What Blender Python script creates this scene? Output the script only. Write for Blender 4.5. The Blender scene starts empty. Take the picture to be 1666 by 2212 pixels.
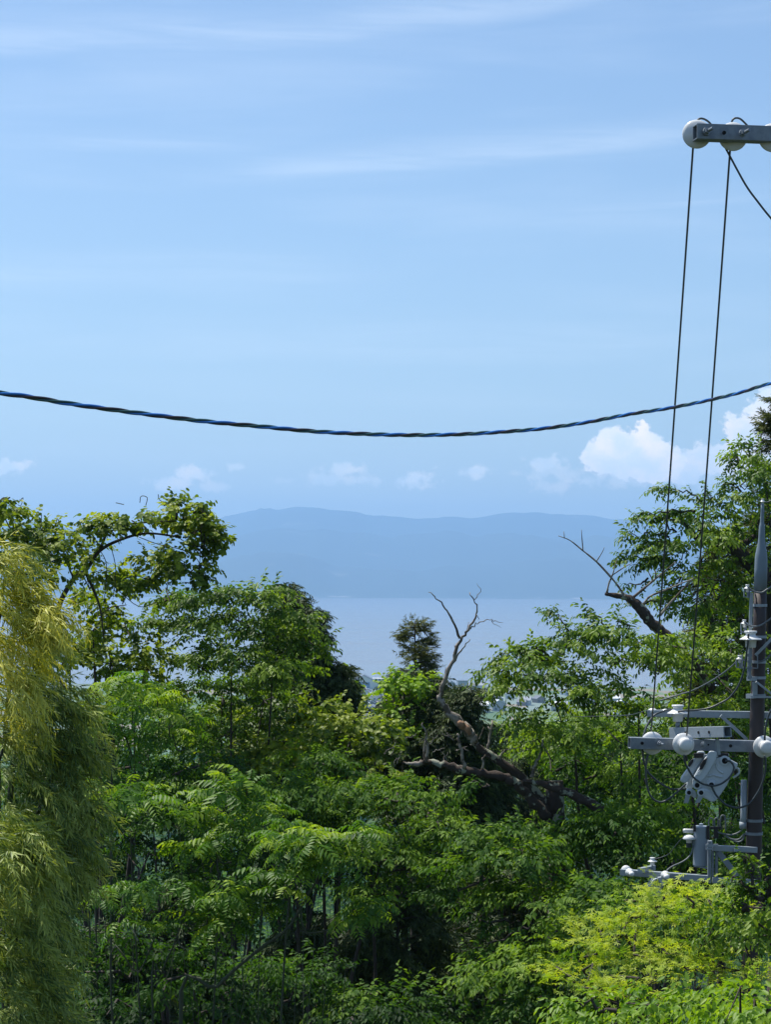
import bpy, math, random
import numpy as np
from mathutils import Vector, Matrix
random.seed(7); rng = np.random.default_rng(11)
R = math.radians
sc = bpy.context.scene
col = sc.collection

# ------------------------------------------------------------------ camera
F = 4724.0; CU, CV = 833.0, 1106.0
CAMH = 120.0
PITCH, ROLL = R(1.685), R(0.35)
fwd = np.array([0, math.cos(PITCH), math.sin(PITCH)])
r0 = np.array([1.0, 0, 0]); u0 = np.array([0, -math.sin(PITCH), math.cos(PITCH)])
rgt = r0*math.cos(ROLL) + u0*math.sin(ROLL)
upv = -r0*math.sin(ROLL) + u0*math.cos(ROLL)
CAM = np.array([0, 0, CAMH])
cd = bpy.data.cameras.new('camera'); cam = bpy.data.objects.new('camera', cd); col.objects.link(cam)
cd.sensor_fit = 'HORIZONTAL'; cd.sensor_width = 36; cd.lens = 36*F/1666
cd.clip_start = 0.5; cd.clip_end = 90000
m = Matrix.Identity(4)
for i in range(3):
    m[i][0] = rgt[i]; m[i][1] = upv[i]; m[i][2] = -fwd[i]; m[i][3] = CAM[i]
cam.matrix_world = m
sc.camera = cam

def P(u, v, d):
    """world point that stands d metres ahead in the direction of (u, v)"""
    return CAM + d*(fwd + (u-CU)/F*rgt + (CV-v)/F*upv)

# ------------------------------------------------------------------ light, sky
SUN_EL, SUN_AZ = R(64), R(-52)          # azimuth from +Y (view direction), negative = to the left
sdir = Vector((math.sin(SUN_AZ)*math.cos(SUN_EL), math.cos(SUN_AZ)*math.cos(SUN_EL), math.sin(SUN_EL)))
sl = bpy.data.lights.new('sun', 'SUN'); sl.energy = 5.0; sl.angle = R(0.5); sl.color = (1.0, 0.95, 0.86)
so = bpy.data.objects.new('sun', sl); col.objects.link(so)
so.rotation_euler = (-sdir).to_track_quat('-Z', 'Y').to_euler()
so.location = (0, 0, 200)
sc.view_settings.view_transform = 'Standard'; sc.view_settings.look = 'None'
sc.view_settings.gamma = 1; sc.view_settings.exposure = 0.38
cy = sc.cycles
cy.max_bounces = 7; cy.diffuse_bounces = 2; cy.glossy_bounces = 2; cy.transmission_bounces = 3
cy.transparent_max_bounces = 8; cy.volume_bounces = 1
cy.use_denoising = True; cy.caustics_reflective = False; cy.caustics_refractive = False

def setin(nt, sock, v):
    if isinstance(v, (int, float)): sock.default_value = v
    elif isinstance(v, (tuple, list)): sock.default_value = v
    else: nt.links.new(v, sock)
def MA(nt, op, a, b=0.0, c=0.0, clamp=False):
    n = nt.nodes.new('ShaderNodeMath'); n.operation = op; n.use_clamp = clamp
    setin(nt, n.inputs[0], a); setin(nt, n.inputs[1], b); setin(nt, n.inputs[2], c)
    return n.outputs[0]
def MR(nt, v, a, b, c=0.0, d=1.0):
    n = nt.nodes.new('ShaderNodeMapRange'); n.interpolation_type = 'SMOOTHSTEP'
    setin(nt, n.inputs[0], v)
    for i, q in enumerate((a, b, c, d)): setin(nt, n.inputs[1+i], q)
    return n.outputs[0]
def MIX(nt, f, a, b, mode='MIX'):
    n = nt.nodes.new('ShaderNodeMix'); n.data_type = 'RGBA'; n.blend_type = mode
    setin(nt, n.inputs[0], f); setin(nt, n.inputs[6], a); setin(nt, n.inputs[7], b)
    return n.outputs[2]
def NOISE(nt, vec, scale, detail=4, rough=0.55, dist=0.0):
    n = nt.nodes.new('ShaderNodeTexNoise'); n.inputs['Scale'].default_value = scale
    n.inputs['Detail'].default_value = detail; n.inputs['Roughness'].default_value = rough
    n.inputs['Distortion'].default_value = dist
    if vec is not None: nt.links.new(vec, n.inputs['Vector'])
    return n.outputs['Fac']

world = bpy.data.worlds.new('World'); sc.world = world; world.use_nodes = True
nt = world.node_tree; nt.nodes.clear()
sky = nt.nodes.new('ShaderNodeTexSky'); sky.sky_type = 'NISHITA'; sky.sun_disc = False
sky.sun_elevation = SUN_EL; sky.sun_rotation = SUN_AZ; sky.altitude = 120
sky.air_density = 1.0; sky.dust_density = 1.0; sky.ozone_density = 2.0
tc = nt.nodes.new('ShaderNodeTexCoord')
sep = nt.nodes.new('ShaderNodeSeparateXYZ'); nt.links.new(tc.outputs['Generated'], sep.inputs[0])
az = MA(nt, 'ARCTAN2', sep.outputs[0], sep.outputs[1])
el = MA(nt, 'ARCSINE', sep.outputs[2])
cmb = nt.nodes.new('ShaderNodeCombineXYZ')       # azimuth / elevation of the sky, in units of 1/4724 rad
nt.links.new(MA(nt, 'MULTIPLY', az, F), cmb.inputs[0]); nt.links.new(MA(nt, 'MULTIPLY', el, F), cmb.inputs[1])
AE = cmb.outputs[0]
def vmap(vec, loc, scale, rot=0.0):
    n = nt.nodes.new('ShaderNodeMapping'); nt.links.new(vec, n.inputs[0])
    n.inputs['Location'].default_value = loc; n.inputs['Scale'].default_value = scale; n.inputs['Rotation'].default_value = (0, 0, rot)
    return n.outputs[0]
def AEc(u, v): return (u-CU, 1245.0-v + (u-CU)*math.tan(ROLL)*-1.0*-1.0*0)   # roll is tiny for clouds
# cumulus
detail = NOISE(nt, vmap(AE, (3, 7, 0), (0.011, 0.013, 1)), 1.0, 8, 0.6)
detail2 = NOISE(nt, vmap(AE, (13, 27, 0), (0.035, 0.04, 1)), 1.0, 6, 0.6)
CL = [ # u, v, ru, rv, density
 (1345,965,70,42,1.0),(1310,985,50,40,.95),(1400,1000,80,40,.95),(1470,1010,90,34,.75),(1560,990,90,36,.72),(1630,955,70,60,.8),(1700,900,90,90,.85),(1500,1030,150,28,.35),(1360,1030,120,25,.4),
 (1180,998,48,22,.55),(1200,1018,60,18,.35),(1190,1052,40,15,.33),(1030,1018,32,16,.62),(892,1035,50,22,.62),(735,1018,48,18,.5),(720,1035,75,20,.35),(790,1038,40,13,.36),
 (420,1028,48,17,.55),(370,1048,50,17,.5),(460,1055,35,13,.36),(505,1010,28,11,.42),(25,1015,45,18,.6),(1110,1022,20,8,.2),(610,1040,20,8,.15),
 (-200,1000,120,50,.7),(1900,960,150,80,.8),(2200,900,260,120,.8),(-500,1010,150,40,.6)]
field = None
for (u, v, ru, rv, dn) in CL:
    cx, cyy = u-CU, 1245.0-v
    s = nt.nodes.new('ShaderNodeVectorMath'); s.operation = 'SUBTRACT'; nt.links.new(AE, s.inputs[0]); s.inputs[1].default_value = (cx, cyy, 0)
    d = nt.nodes.new('ShaderNodeVectorMath'); d.operation = 'DIVIDE'; nt.links.new(s.outputs[0], d.inputs[0]); d.inputs[1].default_value = (ru*1.25, rv*1.25, 1)
    l = nt.nodes.new('ShaderNodeVectorMath'); l.operation = 'LENGTH'; nt.links.new(d.outputs[0], l.inputs[0])
    t = MA(nt, 'MULTIPLY', MA(nt, 'SUBTRACT', 1.0, l.outputs['Value']), 1.0)
    nz = MA(nt, 'ADD', MA(nt, 'MULTIPLY', MA(nt, 'SUBTRACT', detail, 0.5), 1.9 if dn >= .7 else 1.5), MA(nt, 'MULTIPLY', MA(nt, 'SUBTRACT', detail2, 0.5), 0.8 if dn >= .7 else 2.6))
    q = MA(nt, 'ADD', t, nz)
    a = MA(nt, 'MULTIPLY', MR(nt, q, 0.08, 0.75 if dn < .7 else 0.26), dn)
    field = a if field is None else MA(nt, 'MAXIMUM', field, a)
cshade = MR(nt, NOISE(nt, vmap(AE, (3.12, 7.2, 0), (0.011, 0.013, 1)), 1.0, 8, 0.6), 0.35, 0.7)
# cirrus streaks
sx = nt.nodes.new('ShaderNodeSeparateXYZ'); nt.links.new(AE, sx.inputs[0])
def band(u0_, v0_, slope, curv, wid, ua, ub, amp):
    X = MA(nt, 'SUBTRACT', sx.outputs[0], u0_-CU)
    line = MA(nt, 'ADD', MA(nt, 'MULTIPLY', X, slope), MA(nt, 'MULTIPLY', MA(nt, 'MULTIPLY', X, X), curv))
    wob = MA(nt, 'MULTIPLY', MA(nt, 'SUBTRACT', NOISE(nt, vmap(AE, (u0_*.01, v0_*.02, 0), (0.0018, 0.006, 1)), 1.0, 4), 0.5), wid*1.3)
    dy = MA(nt, 'ADD', MA(nt, 'SUBTRACT', MA(nt, 'SUBTRACT', sx.outputs[1], 1245.0-v0_), line), wob)
    below = MR(nt, dy, -wid*0.8, wid*.25); above = MR(nt, dy, wid*.2, wid*2.4, 1.0, 0.0)
    ends = MA(nt, 'MULTIPLY', MR(nt, X, ua-u0_, ua-u0_+350), MR(nt, X, ub-u0_-350, ub-u0_, 1.0, 0.0))
    fib = MR(nt, NOISE(nt, vmap(AE, (v0_, u0_, 0), (0.0022, 0.028, 1), R(-5)), 1.0, 6, 0.62, 0.4), .3, .7, .35, 1.15)
    return MA(nt, 'MULTIPLY', MA(nt, 'MULTIPLY', MA(nt, 'MULTIPLY', MA(nt, 'MULTIPLY', below, above), ends), amp*1.25), fib)
wisp = MR(nt, NOISE(nt, vmap(AE, (0, 0, 0), (0.0009, 0.0075, 1), R(-5)), 1.0, 5, 0.55, 0.3), 0.42, 0.8)
cir = MA(nt, 'MULTIPLY', wisp, 0.14)
for b in (band(300, 125, .055, 5e-5, 45, -700, 1500, .15), band(750, 372, .075, 1e-5, 32, 350, 1700, .17), band(200, 342, .01, 0, 20, -300, 700, .12),
          band(200, 620, .02, 0, 40, -400, 900, .12), band(800, 770, .015, 0, 50, 100, 1700, .10), band(1300, 460, .06, 0, 22, 1000, 1800, .12)):
    cir = MA(nt, 'MAXIMUM', cir, b)
lowhaze = MR(nt, sx.outputs[1], -60, 900, 0.55, 0.0)
skyc = MIX(nt, 1.0, sky.outputs[0], (.955, 1.03, 1.095, 1), 'MULTIPLY')
SK_WHITE = (8.3, 8.9, 9.8, 1)
skyc = MIX(nt, cir, skyc, (8.6, 9.4, 10.2, 1))
cloudc = MIX(nt, cshade, (9.0, 9.6, 10.0, 1), (13.6, 11.6, 9.6, 1))
skyc = MIX(nt, field, skyc, cloudc)
bg = nt.nodes.new('ShaderNodeBackground'); nt.links.new(skyc, bg.inputs[0]); bg.inputs[1].default_value = 0.10
wo = nt.nodes.new('ShaderNodeOutputWorld'); nt.links.new(bg.outputs[0], wo.inputs[0])
world.cycles.sampling_method = 'MANUAL'; world.cycles.sample_map_resolution = 512

# ------------------------------------------------------------------ materials
def newmat(name):
    mt = bpy.data.materials.new(name); mt.use_nodes = True
    n = mt.node_tree; n.nodes.clear()
    out = n.nodes.new('ShaderNodeOutputMaterial')
    return mt, n, out
def simple(name, c, rough=0.5, metal=0.0, nscale=0, namp=0.25, spec=0.5, bump=0.0, c2=None, thr=(0.45, 0.62), stretch=(1, 1, 1)):
    mt, n, out = newmat(name)
    b = n.nodes.new('ShaderNodeBsdfPrincipled'); b.inputs['Roughness'].default_value = rough; b.inputs['Metallic'].default_value = metal
    b.inputs['Specular IOR Level'].default_value = spec
    n.links.new(b.outputs[0], out.inputs[0])
    if nscale:
        t = n.nodes.new('ShaderNodeTexCoord'); mp = n.nodes.new('ShaderNodeMapping'); n.links.new(t.outputs['Object'], mp.inputs[0]); mp.inputs['Scale'].default_value = stretch
        f = NOISE(n, mp.outputs[0], nscale, 6, 0.6)
        lo = tuple(x*(1-namp) for x in c)+(1,); hi = tuple(min(1, x*(1+namp)) for x in c)+(1,)
        cc = MIX(n, f, lo, hi)
        if c2:
            f2 = NOISE(n, mp.outputs[0], nscale*0.45, 5, 0.6)
            cc = MIX(n, MR(n, f2, thr[0], thr[1]), cc, c2+(1,))
        n.links.new(cc, b.inputs['Base Color'])
        if bump:
            bp = n.nodes.new('ShaderNodeBump'); bp.inputs['Strength'].default_value = bump; bp.inputs['Distance'].default_value = 0.02
            n.links.new(f, bp.inputs['Height']); n.links.new(bp.outputs[0], b.inputs['Normal'])
    else: b.inputs['Base Color'].default_value = c+(1,)
    return mt
def leafmat(name, dark, mid, young, trans=0.46, rough=0.5, spec=0.35, tint=(1.35, 1.3, 0.5)):
    mt, n, out = newmat(name)
    at = n.nodes.new('ShaderNodeAttribute'); at.attribute_name = 'tone'
    rmp = n.nodes.new('ShaderNodeValToRGB'); n.links.new(at.outputs['Fac'], rmp.inputs[0])
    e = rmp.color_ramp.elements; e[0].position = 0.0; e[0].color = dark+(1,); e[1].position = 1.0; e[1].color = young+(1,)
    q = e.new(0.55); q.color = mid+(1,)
    b = n.nodes.new('ShaderNodeBsdfPrincipled'); b.inputs['Roughness'].default_value = rough; b.inputs['Specular IOR Level'].default_value = spec
    n.links.new(rmp.outputs[0], b.inputs['Base Color'])
    tr = n.nodes.new('ShaderNodeBsdfTranslucent'); n.links.new(MIX(n, 1.0, rmp.outputs[0], tint+(1,), 'MULTIPLY'), tr.inputs[0])
    mx = n.nodes.new('ShaderNodeMixShader'); mx.inputs[0].default_value = trans
    n.links.new(b.outputs[0], mx.inputs[1]); n.links.new(tr.outputs[0], mx.inputs[2]); n.links.new(mx.outputs[0], out.inputs[0])
    return mt
M = {}
M['broad'] = leafmat('vine_leaf', (.032,.072,.009), (.105,.180,.013), (.29,.36,.025))
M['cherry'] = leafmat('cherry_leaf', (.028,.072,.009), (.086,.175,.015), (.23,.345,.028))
M['cherryd'] = leafmat('shade_darkened_leaf', (.014,.045,.009), (.050,.128,.014), (.18,.30,.025), rough=0.6, spec=0.22)  # darker copy of the cherry greens, slope shade put into the leaf colour
M['pinnate'] = leafmat('pinnate_leaf', (.022,.078,.009), (.085,.20,.013), (.29,.42,.025), rough=0.5)
M['maple'] = leafmat('maple_leaf', (.09,.20,.012), (.25,.39,.022), (.42,.50,.045), rough=0.55)
M['cypress'] = leafmat('cypress_leaf', (.018,.040,.010), (.045,.080,.015), (.12,.16,.025), trans=0.15, rough=0.6)
M['cedar'] = leafmat('cedar_leaf', (.045,.065,.012), (.085,.11,.018), (.15,.17,.03), trans=0.2, rough=0.6)
M['bamboo'] = leafmat('bamboo_leaf', (.030,.075,.018), (.095,.165,.028), (.33,.40,.08), trans=0.3, rough=0.5, tint=(1.2,1.15,.5))
M['bambooY'] = leafmat('golden_bamboo_leaf', (.13,.18,.025), (.38,.40,.03), (.72,.70,.14), trans=0.3, rough=0.5, tint=(1.2,1.1,.4))
M['kudzu'] = leafmat('kudzu_leaf', (.07,.17,.012), (.17,.31,.018), (.30,.44,.03))
M['bark'] = simple('bark', (.045,.036,.029), .9, nscale=14, namp=.5, bump=.6)
M['barkgrey'] = simple('grey_bark', (.20,.18,.16), .9, nscale=18, namp=.4, bump=.5)
M['barkgreen'] = simple('green_stem', (.045,.055,.028), .8, nscale=14, namp=.3)
M['deadbark'] = simple('lichen_bark', (.045,.032,.024), .95, nscale=11, namp=.7, bump=1.0, c2=(.27,.28,.21), thr=(.54,.60))
M['deadpale'] = simple('bare_dead_wood', (.26,.23,.19), .9, nscale=16, namp=.5, bump=.8, c2=(.09,.07,.05), thr=(.48,.58))
M['torn'] = simple('torn_wood', (.30,.17,.10), .9, nscale=20, namp=.4, bump=.5)
M['galv'] = simple('galvanised_steel', (.22,.255,.285), .5, .3, nscale=22, namp=.3, c2=(.17,.20,.24), thr=(.45,.6))
M['galvl'] = simple('light_galvanised_steel', (.30,.345,.375), .5, .2, nscale=22, namp=.2)
M['galvin'] = simple('tube_inside', (.03,.035,.04), .8)
M['porc'] = simple('white_porcelain', (.72,.73,.72), .18, nscale=8, namp=.08, c2=(.42,.38,.30), thr=(.62,.75))
M['wire'] = simple('black_wire', (.040,.052,.056), .45)
M['wiregrey'] = simple('grey_wire', (.12,.14,.15), .5)
M['polebrown'] = simple('brown_painted_steel', (.042,.031,.030), .6, nscale=30, namp=.15)
M['poleg'] = simple('grey_painted_steel', (.17,.22,.26), .5, nscale=20, namp=.08)
M['trafo'] = simple('grey_transformer_paint', (.26,.31,.36), .4, nscale=10, namp=.06)
M['switch'] = simple('pale_grey_plastic', (.52,.58,.62), .4, nscale=10, namp=.05)
M['black'] = simple('black_rubber', (.012,.012,.014), .5)
M['cableblue'] = simple('blue_insulation', (.03,.20,.62), .35)
M['cablegreen'] = simple('green_insulation', (.03,.10,.09), .35)
M['cableblack'] = simple('black_insulation', (.035,.025,.03), .4)
M['holed'] = simple('dark_hole', (.004,.004,.004), .9)

# ------------------------------------------------------------------ mesh helpers
class MB:
    def __init__(s): s.v = []; s.f = []; s.n = 0
    def add(s, v, f):
        v = np.asarray(v, float); s.v.append(v); s.f += [tuple(i+s.n for i in q) for q in f]; s.n += len(v)
    def tube(s, pts, rad, n=8, caps=True):
        pts = [np.asarray(p, float) for p in pts]
        if not hasattr(rad, '__len__'): rad = [rad]*len(pts)
        vs = []; prev = None
        for i, p in enumerate(pts):
            t = pts[min(i+1, len(pts)-1)]-pts[max(i-1, 0)]; t = t/(np.linalg.norm(t)+1e-9)
            if prev is None:
                a = np.array([0, 0, 1.0]) if abs(t[2]) < .9 else np.array([1.0, 0, 0])
            else: a = prev
            x = a-t*np.dot(a, t); x /= np.linalg.norm(x)+1e-9; y = np.cross(t, x); prev = x
            for k in range(n):
                th = 2*math.pi*k/n; vs.append(p+rad[i]*(math.cos(th)*x+math.sin(th)*y))
        fs = []
        for i in range(len(pts)-1):
            for k in range(n):
                k2 = (k+1) % n; fs.append((i*n+k, i*n+k2, (i+1)*n+k2, (i+1)*n+k))
        if caps: fs.append(tuple(range(n-1, -1, -1))); fs.append(tuple((len(pts)-1)*n+k for k in range(n)))
        s.add(vs, fs); return s
    def _lathe(s, o, ax, prof, n):
        o = np.asarray(o, float); ax = np.asarray(ax, float); ax = ax/np.linalg.norm(ax)
        a = np.array([0, 0, 1.0]) if abs(ax[2]) < .9 else np.array([1.0, 0, 0])
        x = a-ax*np.dot(a, ax); x /= np.linalg.norm(x); y = np.cross(ax, x); vs = []
        for t, r in prof:
            for k in range(n):
                th = 2*math.pi*k/n; vs.append(o+ax*t+max(r, 1e-4)*(math.cos(th)*x+math.sin(th)*y))
        fs = [(i*n+k, i*n+(k+1) % n, (i+1)*n+(k+1) % n, (i+1)*n+k) for i in range(len(prof)-1) for k in range(n)]
        fs.append(tuple(range(n-1, -1, -1))); fs.append(tuple((len(prof)-1)*n+k for k in range(n)))
        s.add(vs, fs); return s
    def beam(s, p0, p1, w, h, up=(0, 0, 1), hollow=False):
        """square bar from p0 to p1, w across, h high"""
        p0 = np.asarray(p0, float); p1 = np.asarray(p1, float); t = p1-p0; t /= np.linalg.norm(t)
        u = np.asarray(up, float); u = u-t*np.dot(u, t); u /= np.linalg.norm(u); w_ = np.cross(t, u)
        def ring(p, a, b): return [p+w_*sx_*a/2+u*sy_*b/2 for sx_, sy_ in ((-1, -1), (1, -1), (1, 1), (-1, 1))]
        if not hollow:
            s.add(ring(p0, w, h)+ring(p1, w, h), [(3, 2, 1, 0), (4, 5, 6, 7)]+[(k, (k+1) % 4, 4+(k+1) % 4, 4+k) for k in range(4)])
        else:
            q = 0.012
            vs = ring(p0, w, h)+ring(p1, w, h)+ring(p0, w-2*q, h-2*q)+ring(p1, w-2*q, h-2*q)
            fs = [(k, (k+1) % 4, 4+(k+1) % 4, 4+k) for k in range(4)]+[(8+(k+1) % 4, 8+k, 12+k, 12+(k+1) % 4) for k in range(4)]
            fs += [((k+1) % 4, k, 8+k, 8+(k+1) % 4) for k in range(4)]+[(4+k, 4+(k+1) % 4, 12+(k+1) % 4, 12+k) for k in range(4)]
            s.add(vs, fs)
        return s
    def prism(s, pts, vec):
        pts = [np.asarray(p, float) for p in pts]; vec = np.asarray(vec, float); n = len(pts)
        s.add(pts+[p+vec for p in pts], [tuple(range(n)), tuple(range(2*n-1, n-1, -1))]+[(k, n+k, n+(k+1) % n, (k+1) % n) for k in range(n)])
        return s
    def build(s, name, mat, parent=None, smooth=False, bevel=0):
        me = bpy.data.meshes.new(name); me.from_pydata(np.concatenate(s.v).tolist(), [], s.f); me.update()
        me.materials.append(mat)
        if smooth: me.polygons.foreach_set('use_smooth', [True]*len(me.polygons))
        o = bpy.data.objects.new(name, me); col.objects.link(o)
        if bevel:
            b = o.modifiers.new('bevel', 'BEVEL'); b.width = bevel; b.segments = 2; b.limit_method = 'ANGLE'
        if parent is not None: o.parent = parent; o.matrix_parent_inverse = Matrix.Translation(-Vector(parent.location)) if parent.type == 'EMPTY' else Matrix.Identity(4)
        return o
def tag(o, label=None, cat=None, group=None, kind=None):
    if label: o['label'] = label
    if cat: o['category'] = cat
    if group: o['group'] = group
    if kind: o['kind'] = kind
    return o
def thing(name, label, cat, loc, group=None):
    o = bpy.data.objects.new(name, None); col.objects.link(o); o.location = tuple(float(q) for q in loc); o.empty_display_size = .3
    return tag(o, label, cat, group)
def smoothpts(pts, k=6):
    """Catmull-Rom through points (any dimension)"""
    p = [np.asarray(q, float) for q in pts]
    if len(p) < 3: return p
    p = [2*p[0]-p[1]]+p+[2*p[-1]-p[-2]]; out = []
    for i in range(1, len(p)-2):
        for j in range(k):
            t = j/k; a, b, c, d = p[i-1], p[i], p[i+1], p[i+2]
            out.append(.5*((2*b)+(-a+c)*t+(2*a-5*b+4*c-d)*t*t+(-a+3*b-3*c+d)*t**3))
    out.append(p[-2]); return out

# ------------------------------------------------------------------ ground, lake, mountains
_gy = [-200, 0, 15, 30, 60, 120, 300, 700, 1200, 1500, 2300, 2400, 2450]
_gz = [118, 113.5, 110.5, 106, 98, 80, 40, 12, 5, 4, 2.2, .3, -3]
def ground(x, y):
    return float(np.interp(y, _gy, _gz)) + (0.8*math.sin(x*.05+1)*math.cos(y*.04) if y < 900 else 0) + min(max(abs(x)-25, 0)*.15, 6)*(1 if y < 200 else 0)
def grid(name, xs, ys, fz, mat):
    X, Y = np.meshgrid(xs, ys); Z = np.vectorize(fz)(X, Y)
    v = np.stack([X, Y, Z], -1).reshape(-1, 3); nx = len(xs)
    f = [(j*nx+i, j*nx+i+1, (j+1)*nx+i+1, (j+1)*nx+i) for j in range(len(ys)-1) for i in range(nx-1)]
    mb = MB(); mb.add(v, f); o = mb.build(name, mat, smooth=True); o['kind'] = 'structure'; return o
ys = np.concatenate([np.linspace(-200, 150, 50), np.linspace(170, 900, 30), np.linspace(950, 2350, 24), np.linspace(2370, 2450, 6)])
xs = np.concatenate([[-9000, -4000, -1500, -600, -300], np.linspace(-200, 200, 50), [300, 600, 1500, 4000, 9000]])
mt, n, out = newmat('ground')
b = n.nodes.new('ShaderNodeBsdfPrincipled'); b.inputs['Roughness'].default_value = .95; n.links.new(b.outputs[0], out.inputs[0])
g = n.nodes.new('ShaderNodeNewGeometry'); sp = n.nodes.new('ShaderNodeSeparateXYZ'); n.links.new(g.outputs['Position'], sp.inputs[0])
soil = MIX(n, NOISE(n, g.outputs['Position'], 1.3, 6), (.020,.018,.012,1), (.030,.045,.016,1))
vr = n.nodes.new('ShaderNodeTexVoronoi'); vr.distance = 'CHEBYCHEV'; vr.inputs['Scale'].default_value = .018; n.links.new(g.outputs['Position'], vr.inputs['Vector'])
fr = n.nodes.new('ShaderNodeValToRGB'); fr.color_ramp.interpolation = 'CONSTANT'
sx_ = n.nodes.new('ShaderNodeSeparateColor'); n.links.new(vr.outputs['Color'], sx_.inputs[0]); n.links.new(sx_.outputs[0], fr.inputs[0])
e = fr.color_ramp.elements; e[0].color = (.06,.12,.04,1); e[1].position = .35; e[1].color = (.11,.16,.06,1)
q = e.new(.6); q.color = (.20,.17,.12,1); q = e.new(.8); q.color = (.15,.20,.17,1)
n.links.new(MIX(n, MR(n, sp.outputs[1], 1050, 1250), soil, fr.outputs[0]), b.inputs['Base Color'])
grid('ground', xs, ys, ground, mt)

mt, n, out = newmat('lake_water')
b = n.nodes.new('ShaderNodeBsdfPrincipled'); b.inputs['Base Color'].default_value = (.17,.15,.13,1); b.inputs['Roughness'].default_value = .2
n.links.new(b.outputs[0], out.inputs[0]); g = n.nodes.new('ShaderNodeNewGeometry')
mp = n.nodes.new('ShaderNodeMapping'); n.links.new(g.outputs['Position'], mp.inputs[0]); mp.inputs['Scale'].default_value = (.0006, .004, 1)
n.links.new(MR(n, NOISE(n, mp.outputs[0], 1.0, 5), .3, .75, .16, .22), b.inputs['Roughness'])
bp = n.nodes.new('ShaderNodeBump'); bp.inputs['Strength'].default_value = .3; bp.inputs['Distance'].default_value = .4
n.links.new(NOISE(n, g.outputs['Position'], .12, 4), bp.inputs['Height']); n.links.new(bp.outputs[0], b.inputs['Normal'])
mb = MB(); mb.add([(-16000, 2380, 0), (16000, 2380, 0), (16000, 12600, 0), (-16000, 12600, 0)], [(0, 1, 2, 3)])
mb.build('water', mt)['kind'] = 'structure'

RIDGE = np.array([(-1500,1150),(-600,1120),(-200,1110),(0,1124),(30,1127),(130,1135),(165,1143),(300,1160),(400,1150),(440,1135),(465,1124),(490,1113),(540,1102),(560,1098),(600,1100),(640,1096),(670,1100),(690,1098),(720,1104),(760,1107),(800,1112),(860,1118),(930,1120),(985,1115),(1020,1119),(1060,1113),(1100,1105),(1130,1107),(1180,1107),(1250,1113),(1285,1110),(1320,1118),(1400,1124),(1500,1131),(1666,1140),(2000,1120),(3000,1150)], float)
def fbm1(x, s, o):
    return sum(math.sin(x*s*2**k*1.07+o*(k+1)*1.7)/1.8**k for k in range(5))
def mountz(x, y):
    u = CU+F*x/y
    s = 12050+150*math.sin(x*.0011)+60*math.sin(x*.006)
    if y < s: return -6
    best = 0
    for (yr, dv, w, sd) in ((18000, 0, 3300, 0.0), (15200, 42, 2300, 2.0), (13400, 105, 1100, 4.0)):
        ridge_v = np.interp(u, RIDGE[:, 0], RIDGE[:, 1]) + (0 if dv == 0 else dv + 9*fbm1(u, .008, sd)) + 1.1*fbm1(u, .06, sd)
        zr = P(u, ridge_v, yr)[2]
        dd = abs(y-yr + (220*fbm1(x, .0015, sd+1)))/w
        z = zr*max(0, 1-dd**1.25)
        z *= 1-.16*min(1, dd*2)*(.5+.5*math.sin(x*.0045+2*math.sin(y*.0012+sd)))
        best = max(best, z)
    return max(best, 3+min((y-s)*.004, 12))
ys2 = np.linspace(11800, 19500, 80); mus = np.linspace(-2600, 4200, 360)
mv = []; 
for y in ys2:
    for u in mus:
        x = (u-CU)/F*y; mv.append((x, y, mountz(x, y)))
nx = len(mus)
mb = MB(); mb.add(mv, [(j*nx+i, j*nx+i+1, (j+1)*nx+i+1, (j+1)*nx+i) for j in range(len(ys2)-1) for i in range(nx-1)])
mt, n, out = newmat('mountain_forest')
b = n.nodes.new('ShaderNodeBsdfPrincipled'); b.inputs['Roughness'].default_value = .95; n.links.new(b.outputs[0], out.inputs[0])
g = n.nodes.new('ShaderNodeNewGeometry'); sp = n.nodes.new('ShaderNodeSeparateXYZ'); n.links.new(g.outputs['Position'], sp.inputs[0])
fc = MIX(n, NOISE(n, g.outputs['Position'], .004, 6), (.016,.030,.020,1), (.035,.055,.032,1))
fc = MIX(n, MR(n, NOISE(n, g.outputs['Position'], .0022, 3), .64, .72), fc, (.09,.10,.08,1))
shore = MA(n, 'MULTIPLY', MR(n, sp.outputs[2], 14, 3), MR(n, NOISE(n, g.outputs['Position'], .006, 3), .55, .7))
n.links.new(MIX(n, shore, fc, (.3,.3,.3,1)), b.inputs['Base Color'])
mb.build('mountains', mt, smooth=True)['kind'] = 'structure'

# haze
HZ = bpy.data.meshes.new('haze'); 
x0, x1, y0, y1, z0, z1_ = -17500, 17500, -400, 20500, -9, 780
HZ.from_pydata([(x, y, z) for z in (z0, z1_) for (x, y) in ((x0, y0), (x1, y0), (x1, y1), (x0, y1))], [], [(3, 2, 1, 0), (4, 5, 6, 7), (0, 1, 5, 4), (1, 2, 6, 5), (2, 3, 7, 6), (3, 0, 4, 7)])
ho = bpy.data.objects.new('haze', HZ); col.objects.link(ho); ho['kind'] = 'stuff'; ho['label'] = 'pale blue summer haze lying over the lake and mountains'
mt, n, out = newmat('haze_air'); pv = n.nodes.new('ShaderNodeVolumePrincipled')
pv.inputs['Color'].default_value = (.36, .63, 1.0, 1); pv.inputs['Density'].default_value = 0.95e-4; pv.inputs['Anisotropy'].default_value = 0.35
n.links.new(pv.outputs[0], out.inputs['Volume']); HZ.materials.append(mt)
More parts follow.
